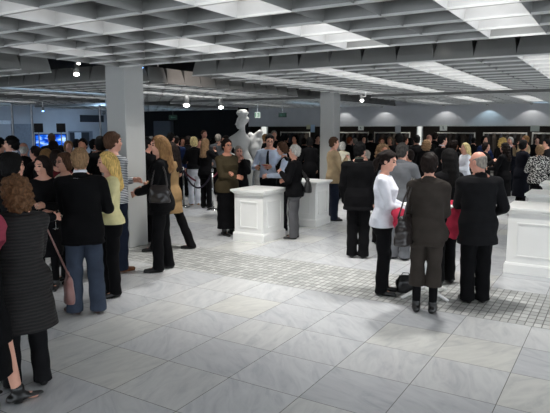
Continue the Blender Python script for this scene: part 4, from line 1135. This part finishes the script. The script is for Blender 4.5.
# crowd between the far column and the tall lit panel
R = [
 (342.5, 15.6, 142, 0, 'white-haired guest in a cream jacket right of the far column', dict(hair=('bob', 'white'), upper=('jacket', 'cream'), sex='f')),
 (350, 17.5, 137, 60, 'red-haired man in a dark coat right of the far column', dict(hair=('short', 'red'), upper=('coat', 'charcoal'), skin='pink')),
 (355, 18.6, 138, -30, 'grey-haired guest behind the red-haired man', dict(hair=('short', 'grey'), upper=('coat', 'charcoal'))),
 (371, 17, 133.5, 10, 'tall dark-haired man in black above the curly blonde woman', dict(hair=('short', 'black'))),
 (364, 19.5, 136, 170, 'dark-haired guest in black just left of the tall man in black', dict(hair=('bob', 'black'), sex='f')),
 (366, 11.2, 150, -100, 'guest in a white shirt and green scarf behind the black-suited man', dict(hair=('short', 'grey'), upper=('shirt', 'white'), sex='f')),
 (382, 16.5, 137.5, 160, 'tan-faced guest behind the curly blonde woman', dict(hair=('short', 'brown'), skin='tan')),
 (390, 18.5, 137, -160, 'dark-clothed guest left of the grey-suited man', dict(hair=('short', 'sand'), skin='tan')),
 (399, 14.5, 133.5, -40, 'black-haired guest with tan face behind the grey-suited man', dict(hair=('bob', 'black'), skin='tan', sex='f')),
 (405, 15.6, 136, 60, 'brown-faced guest in plum behind the grey-suited man', dict(hair=('short', 'dark'), upper=('sweater', 'plum'), skin='tan')),
 (410, 11.2, 150, -95, 'brown-haired woman in profile right of the grey-suited man', dict(sex='f', hair=('bob', 'dark'), upper=('jacket', 'charcoal'), arms=('bent', 'chest'))),
 (411, 16.8, 138, 20, 'dark-haired guest in a white collar left of the tall lit panel', dict(hair=('bob', 'black'), upper=('jacket', 'black'), shirt='white')),
 (417, 15.5, 135, -20, 'black-haired guest in black in front of the tall lit panel', dict(hair=('short', 'black'))),
 (427, 14.6, 140, 10, 'curly blonde woman in black right of the tall lit panel', dict(sex='f', hair=('curly', 'sand'))),
 (429.5, 17, 134.5, 150, 'bald man behind the curly blonde woman by the lit panel', dict(hair=('bald', 'grey'), skin='pink')),
 (435.5, 17.5, 132.5, 20, 'dark-haired guest right of the bald man', dict(hair=('short', 'dark'))),
 (443, 13.4, 134.5, 60, 'tall dark-haired man in black with a white collar above the bun-haired woman', dict(hair=('short', 'black'), shirt='white')),
 (330, 17.5, 134.5, 30, 'dark-haired guest in black behind the man in beige', dict(hair=('bob', 'black'), sex='f')),
 (274, 17.5, 130.5, 170, 'grey-haired guest above the man in the pale blue shirt', dict(hair=('short', 'grey'), skin='pink')),
 (265, 16.0, 134, -20, 'light-haired guest in black just right of the statue companion', dict(hair=('short', 'lightbrown'), skin='pink')),
 (286, 18.0, 134, 30, 'dark-haired guest in black right of the pale blue shirt', dict(hair=('short', 'black'))),
 (295, 17.0, 135, -150, 'dark-haired man facing the hall above the white-haired woman', dict(hair=('bob', 'black'), skin='tan', sex='f')),
 (304, 17.6, 138, 10, 'guest in black behind the white-haired woman', dict(hair=('short', 'dark'))),
 (310, 15.4, 137.5, -10, 'guest in black over the second plinth', dict(hair=('bob', 'black'), sex='f')),
 (317.5, 16.8, 135, 150, 'dark-coated guest at the left side of the far column', dict(hair=('short', 'dark'), upper=('coat', 'charcoal'))),
]
for x, d, t, f, lab, k in R:
    k.setdefault('arms', ('bent', 'down')); D_(x, d, t, f, lab, **k)

# crowd between the near column and the statue
P_(195, 205, 137, -15, 'short-haired blonde woman in a dark top and white trousers by the rope barrier', sex='f', hair=('bob', 'paleblonde'), upper=('jacket', 'charcoal'), hem=.94, lower=TR('white'), shoes='tan', arms=('bent', 'bent'), vox=MID)
P_(206.5, 208, 138.5, 35, 'long-haired blonde woman in black beside the white trousers', sex='f', hair=('long', 'sand'), arms=('bent', 'high'), vox=MID)
R = [
 (204, 17.5, 130, 150, 'tall reddish-faced man above the long-haired blonde', dict(hair=('crop', 'brown'), skin='pink')),
 (218, 16.5, 134, 20, 'grey-haired guest in grey left of the olive-jacketed woman', dict(hair=('short', 'grey'), upper=('jacket', 'grey'))),
 (225.5, 15.0, 135.5, -100, 'guest in a grey jacket raising both hands near the statue', dict(hair=('short', 'dark'), upper=('jacket', 'grey'), arms=('face', 'high'), skin='pink')),
 (213, 18.5, 138, -80, 'dark-haired guest in black right of the long-haired blonde', dict(hair=('bob', 'black'), sex='f')),
 (199, 16.5, 139, 150, 'red-faced guest between the two blonde women', dict(hair=('short', 'brown'), skin='pink')),
 (188, 17, 136, 10, 'dark-haired guest left of the short-haired blonde', dict(hair=('bob', 'dark'), sex='f')),
 (170.5, 14, 132.5, 40, 'dark-haired guest in navy just above the trouser suit woman', dict(hair=('short', 'black'), upper=('jacket', 'navy'))),
 (176, 15.5, 136, 20, 'guest in a bright blue top above the tan coat', dict(hair=('short', 'dark'), upper=('sweater', 'blue'))),
 (182, 15.5, 137.5, 160, 'tan-faced guest above the tan coat', dict(hair=('bob', 'black'), sex='f', skin='tan')),
 (164, 15, 136, -10, 'dark-haired guest directly behind the red-haired guest', dict(hair=('short', 'black'))),
 (151, 15.5, 136.5, 90, 'grey-haired guest between the ruddy man and the red-haired guest', dict(hair=('short', 'grey'))),
]
for x, d, t, f, lab, k in R:
    k.setdefault('arms', ('bent', 'down')); D_(x, d, t, f, lab, **k)

# far left crowd
R = [
 (-1, 10.5, 137.5, 60, 'dark-haired guest cut off by the left edge of the photo, far behind', dict(hair=('short', 'black'))),
 (10.5, 8.8, 136, -75, 'black-haired man with a white collar in profile at the far left', dict(hair=('short', 'black'), shirt='white', vox=MID, skin='fair')),
 (22.5, 10.5, 142.5, 10, 'bald man with a pink scalp right of the man with a white collar', dict(hair=('bald', 'white'), skin='pink')),
 (34, 9.2, 146, -60, 'dark-haired guest with a bare neck right of the bald man', dict(hair=('short', 'dark'), skin='pink')),
 (51, 13.4, 133, -20, 'tall man with cropped hair in a dark jacket before the blue screen', dict(hair=('crop', 'brown'), skin='pink', upper=('jacket', 'charcoal'))),
 (52.5, 11.0, 141, 10, 'dark-haired guest below the tall man before the screen', dict(hair=('bob', 'dark'), sex='f')),
 (45, 9.5, 149, 30, 'blonde-streaked woman in dark clothes below the blue screen', dict(hair=('long', 'lightbrown'), sex='f')),
 (55, 9.0, 150, -20, 'guest in a maroon top behind the smiling dark-haired woman', dict(hair=('bob', 'dark'), sex='f', upper=('sweater', 'maroon'))),
 (67.5, 11.5, 141, 170, 'light-haired woman right of the blue screen', dict(hair=('bob', 'lightbrown'), sex='f')),
 (82, 10.5, 138.5, -160, 'man with a tan face above the man in the blazer', dict(hair=('short', 'dark'), skin='tan')),
 (76, 13.0, 139, 20, 'dark-haired guest left of the tan-faced man', dict(hair=('short', 'black'))),
 (94, 12.0, 139, 90, 'guest in a pale shirt left of the tall striped man', dict(hair=('short', 'black'), upper=('jacket', 'black'), shirt='white', skin='tan')),
 (100, 10.8, 136.5, -15, 'black-haired guest in black just left of the striped man', dict(hair=('bob', 'black'), sex='f')),
 (60, 12.6, 145, 10, 'dark-haired guest under the right loudspeaker', dict(hair=('short', 'dark'))),
]
for x, d, t, f, lab, k in R:
    k.setdefault('arms', ('bent', 'down')); D_(x, d, t, f, lab, **k)

# ------------------------------------------------------------------ what they carry
def shoulder_bag(p, loc, size, top, m_, label, cat='handbag', name='shoulder_bag', yaw=0.0, two=True, sr=.009):
    c = p.W(loc); a, b, h = size
    r = empty(name, (c.x, c.y, c.z-h), p.rz+yaw, label=label, cat=cat)
    F = Field((-a-.03, -b-.03, -.03), (a+.03, b+.03, 2*h+.05), .009)
    F.prof([(0, a*.9, b*.95, 0, 0), (.05*h, a, b, 0, 0), (h, a*.97, b*.92, 0, 0), (1.7*h, a*.86, b*.55, 0, 0), (2*h, a*.8, b*.3, 0, 0)], .01, 3.0)
    F.noise(.005, 45, 1.0)
    me = F.mesh('bag_body'); me.materials.append(m_); link('bag_body', me, r)
    t = p.W(top) - Vector((c.x, c.y, c.z-h)); q = Matrix.Rotation(-(p.rz+yaw), 3, 'Z'); t = q @ t
    for s_ in ((-1, 1) if two else (0,)):
        m = MB(); e0, e1 = Vector((-a*.75, s_*b*.35, 1.9*h)), Vector((a*.75, s_*b*.35, 1.9*h)); tt = t + Vector((0, s_*.012, 0))
        m.tube([e0, e0.lerp(tt, .5)+Vector((-.02, 0, 0)), e0.lerp(tt, .92), tt, e1.lerp(tt, .92), e1.lerp(tt, .5)+Vector((.02, 0, 0)), e1], sr, 8)
        m.build('strap', m_, r, smooth=True)
blk = SM('black')
shoulder_bag(p28, (-.225, -.15, .93), (.165, .08, .15), (-.165, -.0, 1.475), mat('leather_darkbrown_bag', (38, 33, 32), .3, bump=.3, bscale=40), 'large dark leather bag on the shoulder of the woman in the grey-brown suit', yaw=1.35)
shoulder_bag(p10, (-.27, -.02, 1.04), (.14, .06, .115), (-.14, -.02, 1.47), mat('leather_black_bag', (34, 28, 27), .3), 'black handbag on the shoulder of the woman in the black trouser suit', yaw=1.57)
shoulder_bag(p18, (.0, -.26, 1.0), (.13, .07, .11), (.13, -.10, 1.28), blk, 'black handbag on the arm of the white-haired woman', yaw=.2)
shoulder_bag(knit, (.40, .03, .76), (.085, .04, .12), (.17, .0, 1.46), mat('leather_mauve', (128, 90, 84), .4), 'small mauve-brown bag hanging at the side of the knit coat woman', yaw=1.3, two=False, sr=.0055)
g = at(405, 292)
def floor_bag():
    r = empty('floor_bag', (g.x, g.y, 0), .5, label='black bag on the floor between the white shirt woman and the grey-brown suit', cat='bag')
    F = Field((-.2, -.14, -.02), (.2, .14, .36), .009); F.prof([(.002, .10, .06, 0, 0), (.03, .115, .068, 0, 0), (.14, .105, .055, 0, 0), (.21, .08, .03, 0, 0)], .01, 3.0); F.noise(.006, 40, 2.0); F.cut(lambda x, y, z: .002-z+0*x+0*y)
    me = F.mesh('bag_body'); me.materials.append(blk); link('bag_body', me, r)
    m = MB(); m.tube([(-.05, 0, .20), (-.035, 0, .235), (.035, 0, .235), (.05, 0, .20)], .006, 8); m.build('handle', blk, r, smooth=True)
floor_bag()

def cloth(p, c, size, name, label, seed):
    w_ = p.W(c); a, b, h = size
    F = Field((-a-.08, -b-.08, -h-.1), (a+.08, b+.08, h+.08), .009)
    F.prof([(-h, a*.55, b*.5, .15*a, 0), (-.4*h, a*.85, b*.8, .05*a, 0), (.3*h, a, b, 0, 0), (.8*h, a*.7, b*.8, 0, 0), (h, a*.35, b*.4, 0, 0)], .02, 2.4)
    F.noise(.022, 38, seed)
    me = F.mesh(name); me.materials.append(CM('red')); o = link(name, me, None, w_, p.rz)
    return tag(o, label, 'jacket', 'red jackets held at the bar table')
cloth(p27, (.17, .20, .965), (.085, .085, .12), 'folded_jacket', 'folded red jacket held by the woman in the white shirt', 1.0)
cloth(p29, (-.17, .30, .93), (.10, .075, .21), 'folded_jacket', 'red jacket hanging from the arm of the balding man in black', 3.0)

glass_m = glass('clear_glass')
def drink(p, side, kind, rgb, label):
    c = p.grip(side)
    r = empty('wine_glass' if kind == 'wine' else 'tumbler', (c.x, c.y, c.z-.05), label=label, cat='drinking glass')
    if kind == 'wine':
        m = MB(); m.lathe([(.032, -.07), (.03, -.066), (.005, -.06), (.0045, 0), (.02, .012), (.034, .045), (.036, .07), (.031, .105), (.029, .105), (.033, .07), (.031, .047), (.018, .018), (.001, .014)], 18)
    else:
        m = MB(); m.lathe([(.028, 0), (.034, .115), (.032, .115), (.026, .008), (.001, .008)], 18)
    m.build('glass_body', glass_m, r, smooth=True)
    z0 = .02 if kind == 'wine' else .01
    m = MB(); m.lathe([(.012, z0), (.030 if kind == 'wine' else .0275, z0+.03), (.030, z0+.06)], 16); m.build('drink', mat('drink_%d_%d' % (rgb[0], rgb[1]), rgb, .1, var=.02), r, smooth=True)
drink(p5, 'l', 'wine', (226, 214, 190), 'glass of pale wine held beside her other glass by the smiling dark-haired woman')
drink(p5, 'r', 'wine', (214, 220, 226), 'glass of sparkling water held by the smiling dark-haired woman')
drink(p16, 'r', 'tumbler', (238, 164, 40), 'tumbler of orange juice held by the man in the pale blue shirt')
drink(p22, 'r', 'wine', (190, 70, 60), 'glass of red wine raised by the man in the beige sweater')
drink(p3, 'r', 'wine', (220, 206, 170), 'glass of white wine held by the dark-haired woman at the left edge')
def plate(p, side, label):
    c = p.grip(side, .10, .03, .02)
    r = empty('snack_plate', (c.x, c.y, c.z), label=label, cat='plate')
    m = MB(); m.lathe([(.05, 0), (.095, .016), (.095, .02), (.05, .006)], 24); m.build('plate', mat('plate_red', (190, 40, 48), .4), r, smooth=True)
    for k in range(3):
        m = MB(); a = k*2.1; m.lathe([(.001, .008), (.02, .012), (.022, .024), (.001, .034)], 10, .035*math.cos(a), .035*math.sin(a)); m.build('canape', mat('canape', (214, 186, 140), .7), r, smooth=True)
plate(p16, 'l', 'red snack plate between the pale blue shirt and the brown-haired woman')

# ------------------------------------------------------------------ picture settings
S.view_settings.view_transform = 'Standard'
S.view_settings.look = 'None'
S.view_settings.exposure = 0.1
S.view_settings.gamma = 1.0
S.view_settings.use_curve_mapping = False
S.cycles.use_denoising = True
S.cycles.max_bounces = 8
